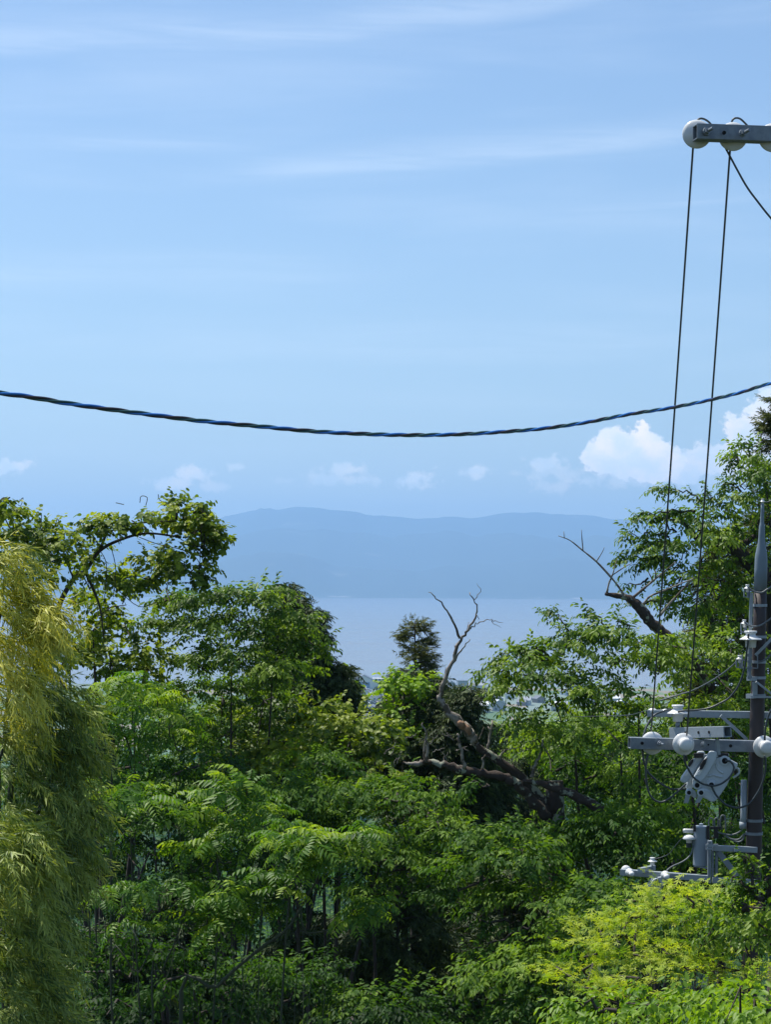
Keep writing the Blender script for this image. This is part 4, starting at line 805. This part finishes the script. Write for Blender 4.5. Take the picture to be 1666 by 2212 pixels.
y = 2340; p = at(976, 1478, y); t = thing('gabled_house', 'grey gabled house beside the flat-roofed block', 'house', (p[0], y, ground(p[0], y)))
house_parts(t, 15*k, 10, (1483-1478)*k+2, 5*k, M['wallg'], M['roofd'])
for (u, v, y, w, lab) in ((1076, 1521, 2060, 22, 'long white sheet roof shed seen right of the broad cypress'), (1350, 1530, 2000, 40, 'long white shed roof glimpsed between the cherry boughs'), (400, 1600, 1640, 90, 'long pale shed glimpsed behind the top feathery tree')):
    p = at(u, v, y); t = thing('shed', lab, 'shed', (p[0], y, ground(p[0], y))); k = y/F
    house_parts(t, w*k, 14, 3.2, 2.2, M['wallg'], M['roofw'], win=True)
protos = {}; rr = np.random.default_rng(3); nh = 0
kinds = [('dark', 'wallb', 'roofd', 'hazy house with a dark tiled roof in the lakeside town', 'dark-roofed houses in the town'), ('grey', 'wallw', 'roofg', 'hazy white-walled house with a grey roof in the lakeside town', 'grey-roofed houses in the town'), ('light', 'wallg', 'roofw', 'hazy low house with a pale roof in the lakeside town', 'pale-roofed houses in the town')]
spots = []
for (ua, ub, ya, yb, n_) in ((752, 822, 1720, 2250, 26), (905, 1110, 1800, 2330, 20), (1110, 1420, 1700, 2330, 14), (330, 470, 1500, 2300, 10)):
    for _ in range(n_):
        y = rr.uniform(ya, yb); u = rr.uniform(ua, ub); spots.append(((u-CU)/F*y, y))
for i, (x, y) in enumerate(spots):
    kd = kinds[int(rr.integers(0, 10)**1.2)%3 if 0 else (0, 0, 1, 1, 2)[rr.integers(0, 5)]]
    loc = Vector((x, y, ground(x, y)))
    if kd[0] not in protos:
        t = thing('town_house', kd[3], 'house', loc, kd[4]); house_parts(t, rr.uniform(8, 10), 9, rr.uniform(3, 5.2), 2.4, M[kd[1]], M[kd[2]])
        t['w'] = 0; del t['w']; protos[kd[0]] = t; base = loc.copy(); t['_b'] = 0; del t['_b']
        for ch in t.children:   # make the parts local so that copies can be moved
            for v in ch.data.vertices: v.co -= base
            ch.matrix_parent_inverse = Matrix.Identity(4)
    else:
        src = protos[kd[0]]; t = src.copy(); col.objects.link(t); t.location = loc; t.rotation_euler[2] = rr.choice([0, .3, 1.4, -.4])+rr.normal(0, .08); sc_ = rr.uniform(.85, 1.25); t.scale = (sc_, sc_, sc_)
        for ch in src.children: c2 = ch.copy(); col.objects.link(c2); c2.parent = t

# ------------------------------------------------------------------ near utility pole top (its shaft is right of the picture)
def z4(x, y, d): return P(1322.3+x*.20635, 220.4+y*.20635, d)
def z1(x, y, d): return P(1322.3+x*.20635, 1454.5+y*.20635, d)
def z2(x, y, d): return P(1322.3+x*.20635, 1733.7+y*.20635, d)
def z3(x, y, d): return P(1469.2+x*.22245, 1050.5+y*.22245, d)
PX = .20635/F
Yv = np.array([0, 1.0, 0]); Zv = np.array([0, 0, 1.0]); Xv = np.array([1.0, 0, 0])
def spool(parent, c, r, ax, back=False, name='insulator'):
    """dead-end porcelain insulator: wide disc, neck and grooved knob; ax points from the arm outwards"""
    c = np.asarray(c, float)
    mb = MB(); mb._lathe(c, np.asarray(ax, float)/np.linalg.norm(ax), [(-.02, r*.35), (0, r*.8), (.010, r*.97), (.022, r), (.034, r*.97), (.045, r*.75), (.06, r*.55), (.085, r*.50), (.095, r*.56), (.12, r*.63), (.15, r*.60), (.165, r*.45), (.17, r*.1)], 28)
    o = mb.build(name, M['porc'], parent, smooth=True)
    mb = MB(); mb._lathe(c, np.asarray(ax, float)/np.linalg.norm(ax), [(.078, r*.515), (.080, r*.56), (.092, r*.56), (.094, r*.515)], 24); g = mb.build('tie_wire', M['black'], o, smooth=True); g.matrix_parent_inverse = Matrix.Identity(4)
    return o
def pin(parent, top, r, h, stem, name='insulator'):
    """upright pin insulator: cap, groove, wide skirt, body, steel stem"""
    top = np.asarray(top, float); mb = MB()
    prof = [(0, .1), (.01, .50), (.03, .56), (.12, .56), (.15, .50), (.18, .44), (.27, .44), (.30, .5), (.42, .78), (.50, 1.0), (.53, 1.0), (.55, .9), (.56, .52), (.95, .46), (1.0, .4), (1.0, .05)]
    mb._lathe(top, (0, 0, -1), [(a*h, b_*r) for a, b_ in prof], 28); o = mb.build(name, M['porc'], parent, smooth=True)
    if stem: mb = MB(); mb.tube([top-Zv*h*.98, top-Zv*(h+stem)], r*.2, 10); g = mb.build('stem', M['galv'], o, smooth=True)
    return o
def bolt(parent, c, ax, l=.09, r=.013):
    c = np.asarray(c, float); ax = np.asarray(ax, float); mb = MB(); mb.tube([c-ax*.004, c+ax*.012], r*2.5, 12); mb.tube([c+ax*.012, c+ax*.034], r*2.0, 6); mb.tube([c+ax*.03, c+ax*l], r, 10); return mb.build('bolt', M['galv'], parent)
def hole(parent, c, ax, r=.012):
    c = np.asarray(c, float); mb = MB(); mb.tube([c-np.asarray(ax)*.003, c+np.asarray(ax)*.004], r, 14); return mb.build('hole', M['holed'], parent)
DT = 17.5
nb_ = gbase(1880, DT)
npole = thing('utility_pole', 'near pole whose dark grey steel crossarm enters at the upper right', 'utility pole', nb_)
mb = MB(); q = P(1880, 200, DT); mb.tube([nb_-Zv*.4, np.array([nb_[0], nb_[1], q[2]])], [.18, .13], 24); mb.build('shaft', M['poleg'], npole, smooth=True)
a0 = z4(868, 322, DT); a1 = z4(1666, 350, DT+.10); dv = (a1-a0); a1 = a0+dv*1.95
mb = MB(); mb.beam(a0, a1, .125, .125, hollow=True); arm = mb.build('crossarm', M['galv'], npole, bevel=.004)
front = np.array([0.08, -1.0, 0]); front /= np.linalg.norm(front); AF = -.0655
for x, y in ((990, 312), (1368, 332)): bolt(arm, z4(x, y, DT-.068), np.array([.45, -1, .12])/1.1, .10)
hole(arm, z4(1175, 325, DT-.066), front, .016)
i1 = spool(npole, z4(893, 335, DT+.10), .118, (-.02, 1, .0)); i2 = spool(npole, z4(1272, 360, DT+.10), .118, (0, 1, 0))
i3 = spool(npole, z4(1690, 372, DT+.10), .118, (0, 1, 0))

# ------------------------------------------------------------------ twisted three-strand cable
cvp = [(-260,810),(-100,832),(0,849),(60,857),(150,872),(250,886),(350,899),(450,911),(560,921),(680,932),(800,938),(900,940),(1000,938),(1100,932),(1180,925),(1270,912),(1360,895),(1450,881),(1530,865),(1600,848),(1666,828),(1800,795),(1950,750)]
pa = np.array([(0-CU)/F*12, 12]); pb = np.array([(1666-CU)/F*18, 18]); cl_pts = []
for u, v in cvp:
    tu = (u-CU)/F; k = (tu*pa[1]-pa[0])/((pb[0]-pa[0])-tu*(pb[1]-pa[1])); d = pa[1]+k*(pb[1]-pa[1]); cl_pts.append(P(u, v, d))
cl_ = np.array(smoothpts(cl_pts, 12)); seg = np.linalg.norm(np.diff(cl_, axis=0), axis=1); cum = np.concatenate([[0], np.cumsum(seg)])
ss = np.arange(0, cum[-1], .014); ctr = np.stack([np.interp(ss, cum, cl_[:, k]) for k in range(3)], 1)
tg_ = nrm(np.gradient(ctr, axis=0)); n1 = nrm(np.cross(tg_, Zv)); n2 = np.cross(n1, tg_)
tc_ = thing('twisted_cable', 'twisted black, blue and green cable sagging across the whole sky', 'cable', ctr[len(ctr)//2])
for k, (mn, lb) in enumerate((('cableblack', 'black strand'), ('cableblue', 'bright blue strand'), ('cablegreen', 'dark green strand'))):
    th = 2*math.pi*ss/.53+k*2*math.pi/3+.6; W = ctr+.0078*(np.cos(th)[:, None]*n1+np.sin(th)[:, None]*n2)
    mb = MB(); mb.tube(list(W), .0074, 8); o = mb.build('strand', M[mn], tc_, smooth=True); o['label'] = lb

# ------------------------------------------------------------------ far utility pole
DL = 23.5; DPo = 23.87
pt = P(1648, 1078, DPo); pbm = P(1618, 2000, DPo); axp = pt-pbm
foot = pbm+axp*((ground(pbm[0], pbm[1])-pbm[2])/axp[2])
pole = thing('utility_pole', 'brown steel utility pole with tapered grey top standing among the trees', 'utility pole', foot)
def pp(v): return P(1648+(v-1078)*(1632-1648)/(1740-1078)*1.05, v, DPo)
mb = MB(); vs = [1275, 1350, 1540, 1760, 1860]; w_ = [13.6, 14.0, 15.4, 16.5, 17.2]
pts = [pp(v) for v in vs]+[foot-Zv*.4]; rad = [w*DPo/F for w in w_]+[.11]; mb.tube(pts, rad, 28); mb.build('shaft', M['polebrown'], pole, smooth=True)
mb = MB(); prof = [(1276, 14.0), (1230, 13.8), (1205, 13.4), (1195, 12.2), (1183, 10), (1172, 8), (1160, 7.0), (1137, 6.4), (1133, 5.2), (1128, 4.2), (1100, 3.6), (1088, 3.4)]
mb.tube([pp(v) for v, w in prof], [w*DPo/F for v, w in prof], 28); mb.build('tapered_cap', M['poleg'], pole, smooth=True)
pin(pole, pp(1077.5), .031, .06, .0)
for v in (1308, 1376, 1430, 1464, 1502, 1800, 1772): 
    mb = MB(); r = np.interp(v, vs, w_)*DPo/F; c = pp(v); mb._lathe(c-Zv*.012, (0, 0, 1), [(0, r), (.0, r+.008), (.03, r+.008), (.03, r)], 28); mb.build('band', M['galvl'] if v < 1700 else M['galv'], pole, smooth=False)
mb = MB(); mb.beam(z3(696, 1035, DPo-.05), z3(668, 1860, DPo-.05), .035, .03, up=(0, 1, 0)); mb.build('mounting_channel', M['galvl'], pole, bevel=.003); mb = MB(); mb.beam(z3(730, 1895, DPo-.09), z3(730, 2030, DPo-.09), .05, .03, up=(0, 1, 0)); mb.build('mounting_channel', M['galvl'], pole, bevel=.003)
mb = MB(); mb.tube([z1(1383, 1115, DPo-.02), z1(1378, 1500, DPo-.02), z2(1372, 265, DPo-.02)], .034, 16); mb.tube([z2(1372, 200, DPo-.02), z2(1372, 265, DPo-.02)], .040, 16); mb.build('conduit', M['galvl'], pole, smooth=True)
# side insulators in small racks on the left of the pole
for (x, y) in ((655, 965), (625, 1305), (580, 1650)):
    o = pin(pole, z3(x, y-12, DPo-.02), .040, .085, 0)
    rk = MB(); a = z3(x-30, y+25, DPo-.02); b_ = z3(x-32, y+105, DPo-.02); c = z3(x+50, y+118, DPo-.02); e = z3(x+60, y+40, DPo-.02)
    rk.beam(a, b_, .012, .02, up=(0, 1, 0)); rk.beam(b_, c, .012, .02, up=(0, 1, 0)); rk.beam(a, e, .012, .02, up=(0, 1, 0)); rk.tube([z3(x+12, y+20, DPo-.02), z3(x+10, y+118, DPo-.02)], .018, 8); rk.build('insulator_rack', M['galv'], pole)
bigp = pin(pole, z3(688, 1400, DPo-.16), .122, .185, 0)
mb = MB(); mb.tube([z3(685, 1565, DPo-.16), z3(675, 1870, DPo-.16)], .017, 10); 
for y in (1640, 1700, 1760, 1850): mb.beam(z3(655, y, DPo-.16), z3(700, y, DPo-.16), .02, .03)
mb.beam(z3(607, 1632, DPo-.16), z3(607, 1760, DPo-.16), .008, .02, up=(0, 1, 0)); mb.beam(z3(755, 1630, DPo-.16), z3(755, 1765, DPo-.16), .008, .02, up=(0, 1, 0)); mb.beam(z3(607, 1762, DPo-.16), z3(755, 1765, DPo-.16), .02, .008)
mb.build('insulator_bracket', M['galv'], pole)
mb = MB(); mb.beam(z3(740, 1895, DPo-.15), z3(900, 2020, DPo-.15), .045, .02); mb.beam(z3(690, 2045, DPo-.12), z3(900, 2045, DPo-.12), .02, .02); mb.beam(z3(735, 1640, DPo-.1), z3(900, 1470, DPo-.1), .02, .03); mb.beam(z3(650, 2035, DPo), z3(730, 2035, DPo-.1), .03, .05); mb.beam(z3(655, 1868, DPo), z3(740, 1868, DPo-.1), .03, .04); mb.build('brace', M['galvl'], pole)
# main lower crossarm, running past the pole on the near side
A0 = z1(182, 725, DL); A1 = z1(1460, 760, DL+.17); A1 = A0+(A1-A0)*1.35
mb = MB(); mb.beam(A0, A1, .125, .122, hollow=True); arm2 = mb.build('crossarm', M['galv'], pole, bevel=.004)
fr2 = -Yv
bolt(arm2, z1(505, 733, DL-.068), np.array([.35, -1, 0])/1.06, .10); bolt(arm2, z1(960, 742, DL-.068), fr2, .05)
hole(arm2, z1(317, 729, DL-.066), fr2, .018); hole(arm2, z1(1243, 757, DL-.066), fr2, .018); hole(arm2, z1(1010, 745, DL-.066), fr2, .01)
spool(pole, z1(425, 730, DL+.09), .124, Yv); spool(pole, z1(745, 738, DL-.12), .120, (.12, -1, .02)); spool(pole, z1(1585, 765, DL+.04), .120, (.12, -1, .02))
# short perpendicular arm on top with the upright insulator
mb = MB(); B0 = z1(640, 622, DL+.5); B1 = z1(1212, 609, DL-.28); mb.beam(B0, B1, .11, .118, hollow=True); arm3 = mb.build('short_arm', M['galvl'], pole, bevel=.004)
nB = np.cross(B1-B0, Zv); nB = nrm(nB[None])[0]; nB = nB if nB[1] < 0 else -nB
for k in (.31, .55, .74): hole(arm3, B0+(B1-B0)*k+nB*.0565, nB, .016)
mb = MB(); 
for k in (.38, .66): mb.beam(B0+(B1-B0)*k+nB*.057-Zv*.058, B0+(B1-B0)*k+nB*.057+Zv*.058, .003, .002)
mb.build('seam', M['galv'], arm3)
pin(pole, z1(690, 326, DL+.42), .118, .185, .07)
mb = MB(); mb.beam(z1(1105, 685, DL-.09), z1(1122, 850, DL-.09), .035, .02, up=(0, 1, 0)); mb.beam(z1(1085, 690, DL-.07), z1(1100, 850, DL-.07), .012, .03, up=(0, 1, 0)); mb.beam(z1(860, 862, DL-.05), z1(1220, 850, DL-.05), .09, .025); mb.build('hanger', M['galvl'], pole, bevel=.002)
# thinner arm behind
mb = MB(); mb.beam(z1(372, 415, DL+.75), z1(1450, 432, DPo+.12), .06, .075, hollow=True); mb.beam(z1(1450, 432, DPo+.12), z1(1700, 436, DPo+.1), .06, .07); mb.build('rear_crossarm', M['galvl'], pole, bevel=.003)
mb = MB(); mb.beam(z1(1140, 440, DL+.4), z1(1412, 690, DPo+.05), .02, .035); mb.build('brace', M['galvl'], pole)
for x, y in ((425, 372), (560, 380)):
    mb = MB(); c = z1(x, y+18, DL+.75); mb._lathe(c, (0, 0, 1), [(-.03, .02), (-.02, .045), (.0, .05), (.02, .04), (.03, .01)], 14); mb.build('clamp', M['porc'], pole, smooth=True)

# switch unit hung under the crossarm
DS = DL-.10
sw = thing('switch_unit', 'pale grey pole-mounted switch hanging under the lower crossarm', 'switch', z1(1000, 1345, DS))
def poly(pts, d, th, name, mat, parent, bev=.006):
    mb = MB(); w = [z1(x, y, d) for x, y in pts]; mb.prism(w, (0, th, 0)); return mb.build(name, M[mat], parent, bevel=bev)
poly([(1000,905),(1120,880),(1140,868),(1222,868),(1250,905),(1322,942),(1318,965),(1245,1085),(1205,1170),(1145,1260),(1100,1322),(1085,1338),(1040,1345),(1010,1325),(965,1300),(940,1250),(880,1210),(862,1170),(862,1130),(905,1060)], DS, .16, 'housing', 'switch', sw, .012)
poly([(905,880),(960,850),(1000,890),(960,1000),(860,1180),(800,1250),(785,1170),(800,1080)], DS+.17, .16, 'housing', 'switch', sw, .012)
poly([(1020,820),(1035,812),(1085,814),(1104,835),(1088,905),(1010,1040),(960,1110),(930,1140),(880,1138),(858,1115),(862,1080),(935,950),(1000,855)], DS-.05, .05, 'arc_chute', 'switch', sw, .014)
poly([(900,815),(965,812),(978,835),(960,880),(850,1060),(800,1130),(770,1148),(735,1140),(722,1120),(735,1080),(800,990),(885,870)], DS+.05, .07, 'arc_chute', 'switch', sw, .014)
poly([(905,1205),(960,1200),(1020,1225),(1085,1338),(1040,1345),(985,1310),(940,1290),(905,1270)], DS-.03, .05, 'lower_cover', 'switch', sw, .012)
poly([(785,1205),(830,1200),(880,1230),(900,1290),(870,1310),(820,1275),(785,1260)], DS+.06, .05, 'lower_cover', 'switch', sw, .012)
poly([(775,1268),(820,1280),(800,1352),(752,1357)], DS+.02, .012, 'blade', 'galvl', sw, .001); poly([(905,1275),(955,1290),(920,1350),(872,1355)], DS-.05, .012, 'blade', 'galvl', sw, .001)
poly([(775,1040),(790,1025),(800,1045),(785,1070),(755,1070)], DS+.04, .008, 'label_plate', 'porc', sw, .0); poly([(905,1030),(925,1005),(948,1012),(920,1062),(885,1062)], DS-.06, .008, 'label_plate', 'porc', sw, .0)
for pts, d in (([(960,905),(1000,880),(985,940),(950,1000),(920,1010),(925,960)], DS-.075), ([(835,900),(860,885),(850,930),(820,975),(795,975),(805,935)], DS+.03)):
    poly(pts, d, .03, 'contact', 'black', sw, .004)
for x, y, r, d in ((1180,912,.032,DS), (1040,1163,.026,DS), (890,1168,.026,DS-.02), (805,1245,.022,DS+.055), (932,1245,.024,DS-.035)):
    mb = MB(); c = z1(x, y, d); mb._lathe(c, (0, -1, 0), [(-.01, r*1.7), (.012, r*1.7), (.016, r*1.3)], 20); o = mb.build('socket', M['switch'], sw, smooth=False); mb = MB(); mb.tube([c-Yv*.01, c-Yv*.019], r, 16); mb.build('opening', M['holed'], o)
mb = MB(); 
for pts in ([(1095,940),(1100,990),(1130,1025),(1165,1040)], [(1010,1080),(1060,1060),(1110,1075),(1160,1080)], [(1000,1150),(1010,1120),(1060,1120),(1085,1150)]):
    mb.tube(smoothpts([z1(x, y, DS-.002) for x, y in pts], 5), .010, 8)
mb.build('rib', M['switch'], sw, smooth=True)
mb = MB(); mb.tube(smoothpts([z1(x, y, DS+.08) for x, y in ((1290,985),(1325,1000),(1330,1040),(1300,1070),(1265,1090))], 5), .012, 8); mb.build('handle_ring', M['switch'], sw, smooth=True)
mb = MB(); mb.beam(z1(860, 858, DS+.03), z1(960, 855, DS+.03), .05, .05); mb.beam(z1(1110, 850, DS+.03), z1(1215, 852, DS+.03), .06, .04); mb.build('mount', M['black'], sw, bevel=.003)

# wires and jumpers
def wire(label, pts, r=.011, mat='wire', cat='wire', name='jumper_wire', group=None, k=8):
    W = smoothpts(pts, k); mb = MB(); mb.tube(W, r, 8); o = mb.build(name, M[mat], smooth=True); return tag(o, label, cat, group)
def wl(pairs, f, d0, d1=None):
    d1 = d0 if d1 is None else d1; n_ = len(pairs); return [f(x, y, d0+(d1-d0)*i/(n_-1)) for i, (x, y) in enumerate(pairs)]
def long_wire(a, b_, d0, d1, sag, n_=14):
    pa_, pb_ = P(a[0], a[1], d0), P(b_[0], b_[1], d1); out = []
    for i in range(n_+1):
        t_ = i/n_; q = pa_*(1-t_)+pb_*t_; q = q+np.array([0, 0, -4*sag*t_*(1-t_)]); out.append(q)
    return out
wire('left of the two long steep lines from the top crossarm down to the lower one', long_wire((1498, 314), (1407.5, 1578), DT+.2, DL+.16, .05), .0085, 'wire', 'power line', 'power_line')
wire('right of the two long steep lines from the top crossarm down to the lower one', long_wire((1578, 320), (1484, 1588), DT+.2, DL-.2, .05), .0085, 'wire', 'power line', 'power_line')
wire('black lead slanting out to the right edge from under the top crossarm', wl([(890,205),(905,185),(940,176),(990,195),(1040,240),(1100,330),(1150,410),(1230,560),(1400,870),(1530,1050),(1666,1220),(1900,1480)], z4, DT+.22, DT+.25), .0085, name='power_line', cat='power line')
wire('short black loop over the second top insulator', wl([(1252,235),(1262,195),(1295,172),(1350,185),(1430,262),(1520,350),(1600,430),(1666,490),(1900,700)], z4, DT+.22, DT+.25), .0085)
wire('black lead curving up left of the lower crossarm to the upright insulator', wl([(318,790),(318,700),(345,610),(375,530),(440,440),(520,400),(590,380),(640,378)], z1, DL+.2, DL+.5), .011)
wire('long black lead swinging from the pole-side insulator down to the upright one', wl([(665,1432),(662,1500),(650,1600),(635,1720),(618,1800),(585,1900),(540,1980),(470,2060),(400,2100),(330,2135),(250,2160),(150,2172),(50,2177),(-20,2185)], z3, DPo-.26, DL+.32), .011)
wire('black jumper looping in front of the switch to its upper socket', wl([(755,850),(765,930),(800,1000),(850,1080),(910,1130),(970,1160),(1050,1175),(1130,1160),(1200,1115),(1240,1075),(1270,1020),(1275,970),(1240,920),(1185,912)], z1, DL-.26, DL-.14), .011)
wire('black jumper hanging lowest left of the switch', wl([(378,850),(360,930),(355,1010),(360,1110),(375,1200),(400,1270),(440,1320),(500,1345),(560,1333),(620,1295),(700,1225),(780,1150)], z1, DL+.05), .011)
wire('black jumper curving short of the lowest one into the left of the switch', wl([(318,790),(328,880),(345,960),(380,1035),(440,1095),(500,1145),(570,1185),(640,1212),(780,1205)], z1, DL+.07), .011)
wire('black jumper sweeping from the right insulator under the switch', wl([(1598,860),(1610,930),(1605,1020),(1580,1130),(1530,1240),(1450,1350),(1370,1395),(1290,1402),(1200,1375),(1140,1325),(1090,1270),(1060,1215),(1040,1170)], z1, DL-.24, DL-.16), .011)
wire('black lead rising from the right insulator beyond the pole', wl([(1600,700),(1602,640),(1610,560),(1630,470),(1666,385),(1760,250),(1900,100)], z1, DL-.24), .011)
wire('thin dark line reaching the rear crossarm from the left', wl([(-420,455),(-200,448),(0,443),(200,432),(350,392),(425,385)], z1, DL+9, DL+.75), .006)
wire('grey lead from the top rack insulator across the pole', wl([(660,975),(690,1005),(720,1020),(755,1030),(800,1030),(840,1005),(885,975),(960,910)], z3, DPo-.13), .010, 'wiregrey')
wire('grey lead from the middle rack insulator across the pole', wl([(625,1315),(660,1345),(700,1357),(750,1357),(800,1340),(885,1282),(980,1210)], z3, DPo-.13), .010, 'wiregrey')
wire('grey lead from the lowest rack insulator down to the left', wl([(575,1670),(520,1730),(450,1790),(380,1840),(300,1890),(200,1945),(100,1990),(0,2020),(-200,2080)], z3, DPo-.05, DPo+.9), .008, 'wiregrey')
wire('grey lead behind the brace running off to the right edge', wl([(755,1705),(800,1695),(850,1665),(900,1620),(980,1560)], z3, DPo-.12), .009, 'wiregrey')
wire('thin green-grey lead from the pole tip to the right edge', wl([(815,150),(850,152),(900,135),(1000,110)], z3, DPo), .005, 'wiregrey')

# transformer and its bracket
tf = thing('transformer', 'grey cylindrical transformer standing out on a bracket left of the pole', 'transformer', z2(932, 665, DPo-.1))
mb = MB(); DTf = DPo+.05; top = z2(935, 285, DTf); bot = z2(930, 655, DTf); rT = 80*PX*DTf
mb.tube([bot, bot+(top-bot)*.02, top], [rT*.95, rT, rT], 32); mb.build('tank', M['trafo'], tf, smooth=False, bevel=.004)
mb = MB(); mb._lathe(top-Zv*.005, (0, 0, 1), [(0, rT), (0, rT*1.07), (.04, rT*1.07), (.05, rT*.98), (.055, rT*.3), (.055, .01)], 32); mb._lathe(top+Zv*.05, (0, 0, 1), [(0, .022), (.02, .022), (.025, .01)], 12); mb.build('lid', M['trafo'], tf)
mb = MB(); mb.beam(z2(865, 235, DTf-rT*1.02), z2(865, 300, DTf-rT*1.02), .03, .02, up=(0, 1, 0)); mb.beam(z2(1005, 240, DTf-rT*.9), z2(1005, 380, DTf-rT*.9), .03, .03, up=(0, 1, 0)); mb.beam(z2(1090, 270, DTf), z2(1090, 370, DTf), .045, .05, up=(0, 1, 0)); mb.beam(z2(1030, 262, DTf), z2(1150, 262, DTf), .04, .03); mb.build('clamp', M['black'], tf, bevel=.004)
mb = MB(); mb._lathe(z2(860, 297, DTf), (-1, 0, .05), [(0, .025), (.10, .024), (.12, .02)], 14); mb._lathe(z2(808, 332, DTf-.02), (0, 0, -1), [(0, .02), (.01, .045), (.04, .07), (.05, .068), (.055, .035), (.09, .03)], 20); b1_ = mb.build('bushing', M['porc'], tf, smooth=True)
mb = MB(); mb.tube([z2(806, 380, DTf-.02), z2(806, 465, DTf-.02)], .030, 12); mb.build('cap', M['galvin'], b1_)
for pts in ([(1018,380),(1016,300),(1016,190),(1035,158),(1058,175),(1062,240)], [(1078,300),(1074,210),(1080,168),(1100,160),(1112,190),(1112,250)], [(1130,280),(1136,180),(1145,140),(1165,130),(1185,150),(1190,210),(1190,300)]):
    mb = MB(); mb.tube(smoothpts([z2(x, y, DTf) for x, y in pts], 5), .008, 6); mb.build('lead_loop', M['wiregrey'], tf, smooth=True)
for i, pts in enumerate(([(1075,255),(1095,295),(1150,320),(1240,335),(1310,318),(1365,280)], [(1180,330),(1230,370),(1290,385),(1340,375),(1380,330)], [(1200,350),(1270,395),(1330,408),(1375,380),(1390,320)])):
    wire(['upper', 'middle', 'lowest'][i]+' of the three grey leads joining transformer and conduit', wl(pts, z2, DTf, DPo-.02), .009, 'wiregrey', group=None)
DB = DPo-.12
mb = MB()
mb.beam(z2(1022, 395, DB-.08), z2(1018, 838, DB-.08), .035, .055, up=(0, 1, 0)); mb.beam(z2(1058, 450, DB), z2(1055, 790, DB), .02, .03, up=(0, 1, 0)); mb.beam(z2(1096, 460, DB), z2(1093, 785, DB), .03, .04, up=(0, 1, 0))
mb.build('bracket_post', M['galv'], pole, bevel=.003)
mb = MB(); mb.beam(z2(1050, 470, DB-.02), z2(1520, 492, DB-.02), .06, .06); mb.beam(z2(1050, 808, DB-.02), z2(1520, 830, DB-.02), .06, .06); mb.build('bracket_rail', M['galvl'], pole, bevel=.003)
mb = MB(); mb.beam(z2(1110, 510, DB-.02), z2(1340, 800, DB-.02), .03, .06); mb.build('bracket_brace', M['galv'], pole, bevel=.003)
mb = MB(); mb.beam(z2(985, 445, DB-.1), z2(1110, 445, DB-.1), .02, .03); mb.beam(z2(985, 480, DB-.1), z2(1060, 480, DB-.1), .02, .02); mb.beam(z2(1275, 490, DB-.06), z2(1330, 490, DB-.06), .08, .03); mb.tube([z2(1028, 395, DB-.08), z2(1028, 430, DB-.08)], .025, 10); mb.build('bracket_clamp', M['galvl'], pole)
mb = MB(); mb.tube([z2(860, 660, DTf), z2(1100, 700, DB)], .012, 6); mb.build('support_rod', M['galv'], pole)
# lower arm reaching left
C0 = z2(92, 722, DB+.35); C1 = z2(1010, 790, DB-.06); mb = MB(); mb.beam(C0, C1, .06, .066, hollow=True); la = mb.build('lower_arm', M['galvl'], pole, bevel=.003)
mb = MB(); mb.beam(z2(292, 708, DB+.05), z2(436, 678, DB+.5), .05, .055); mb.build('short_arm', M['galvl'], pole, bevel=.003)
spool(pole, z2(150, 708, DB+.42), .055, Yv); spool(pole, z2(180, 725, DB+.20), .046, (.1, -1, 0)); spool(pole, z2(556, 755, DB+.06), .050, (0, -1, 0))
pin(pole, z2(424, 570, DB+.3), .052, .085, .045)
wire('grey lead drooping from the transformer bushing to the lower arm', wl([(838,385),(848,450),(835,520),(790,580),(720,625),(650,655),(600,685),(575,710)], z2, DTf, DB), .008, 'wiregrey')
wire('thin dark lead rising from the lower arm insulator towards the transformer', wl([(424,585),(500,575),(600,530),(680,430),(760,345)], z2, DB+.3, DTf), .004, 'wire')
lb = thing('small_switch', 'small bluish switch box half hidden by the golden maple under the lower arm', 'switch', z2(480, 960, DB+.1))
mb = MB(); mb.prism([z2(x, y, DB+.1) for x, y in ((425,790),(560,800),(585,830),(520,900),(500,980),(400,980),(375,870))], (0, .12, 0)); mb.build('housing', M['trafo'], lb, bevel=.008)
mb = MB(); mb.prism([z2(x, y, DB+.06) for x, y in ((480,780),(520,775),(560,850),(520,860))], (0, .04, 0)); mb.prism([z2(x, y, DB+.06) for x, y in ((440,800),(470,790),(430,850),(385,880))], (0, .04, 0)); mb.build('cover', M['switch'], lb, bevel=.004)
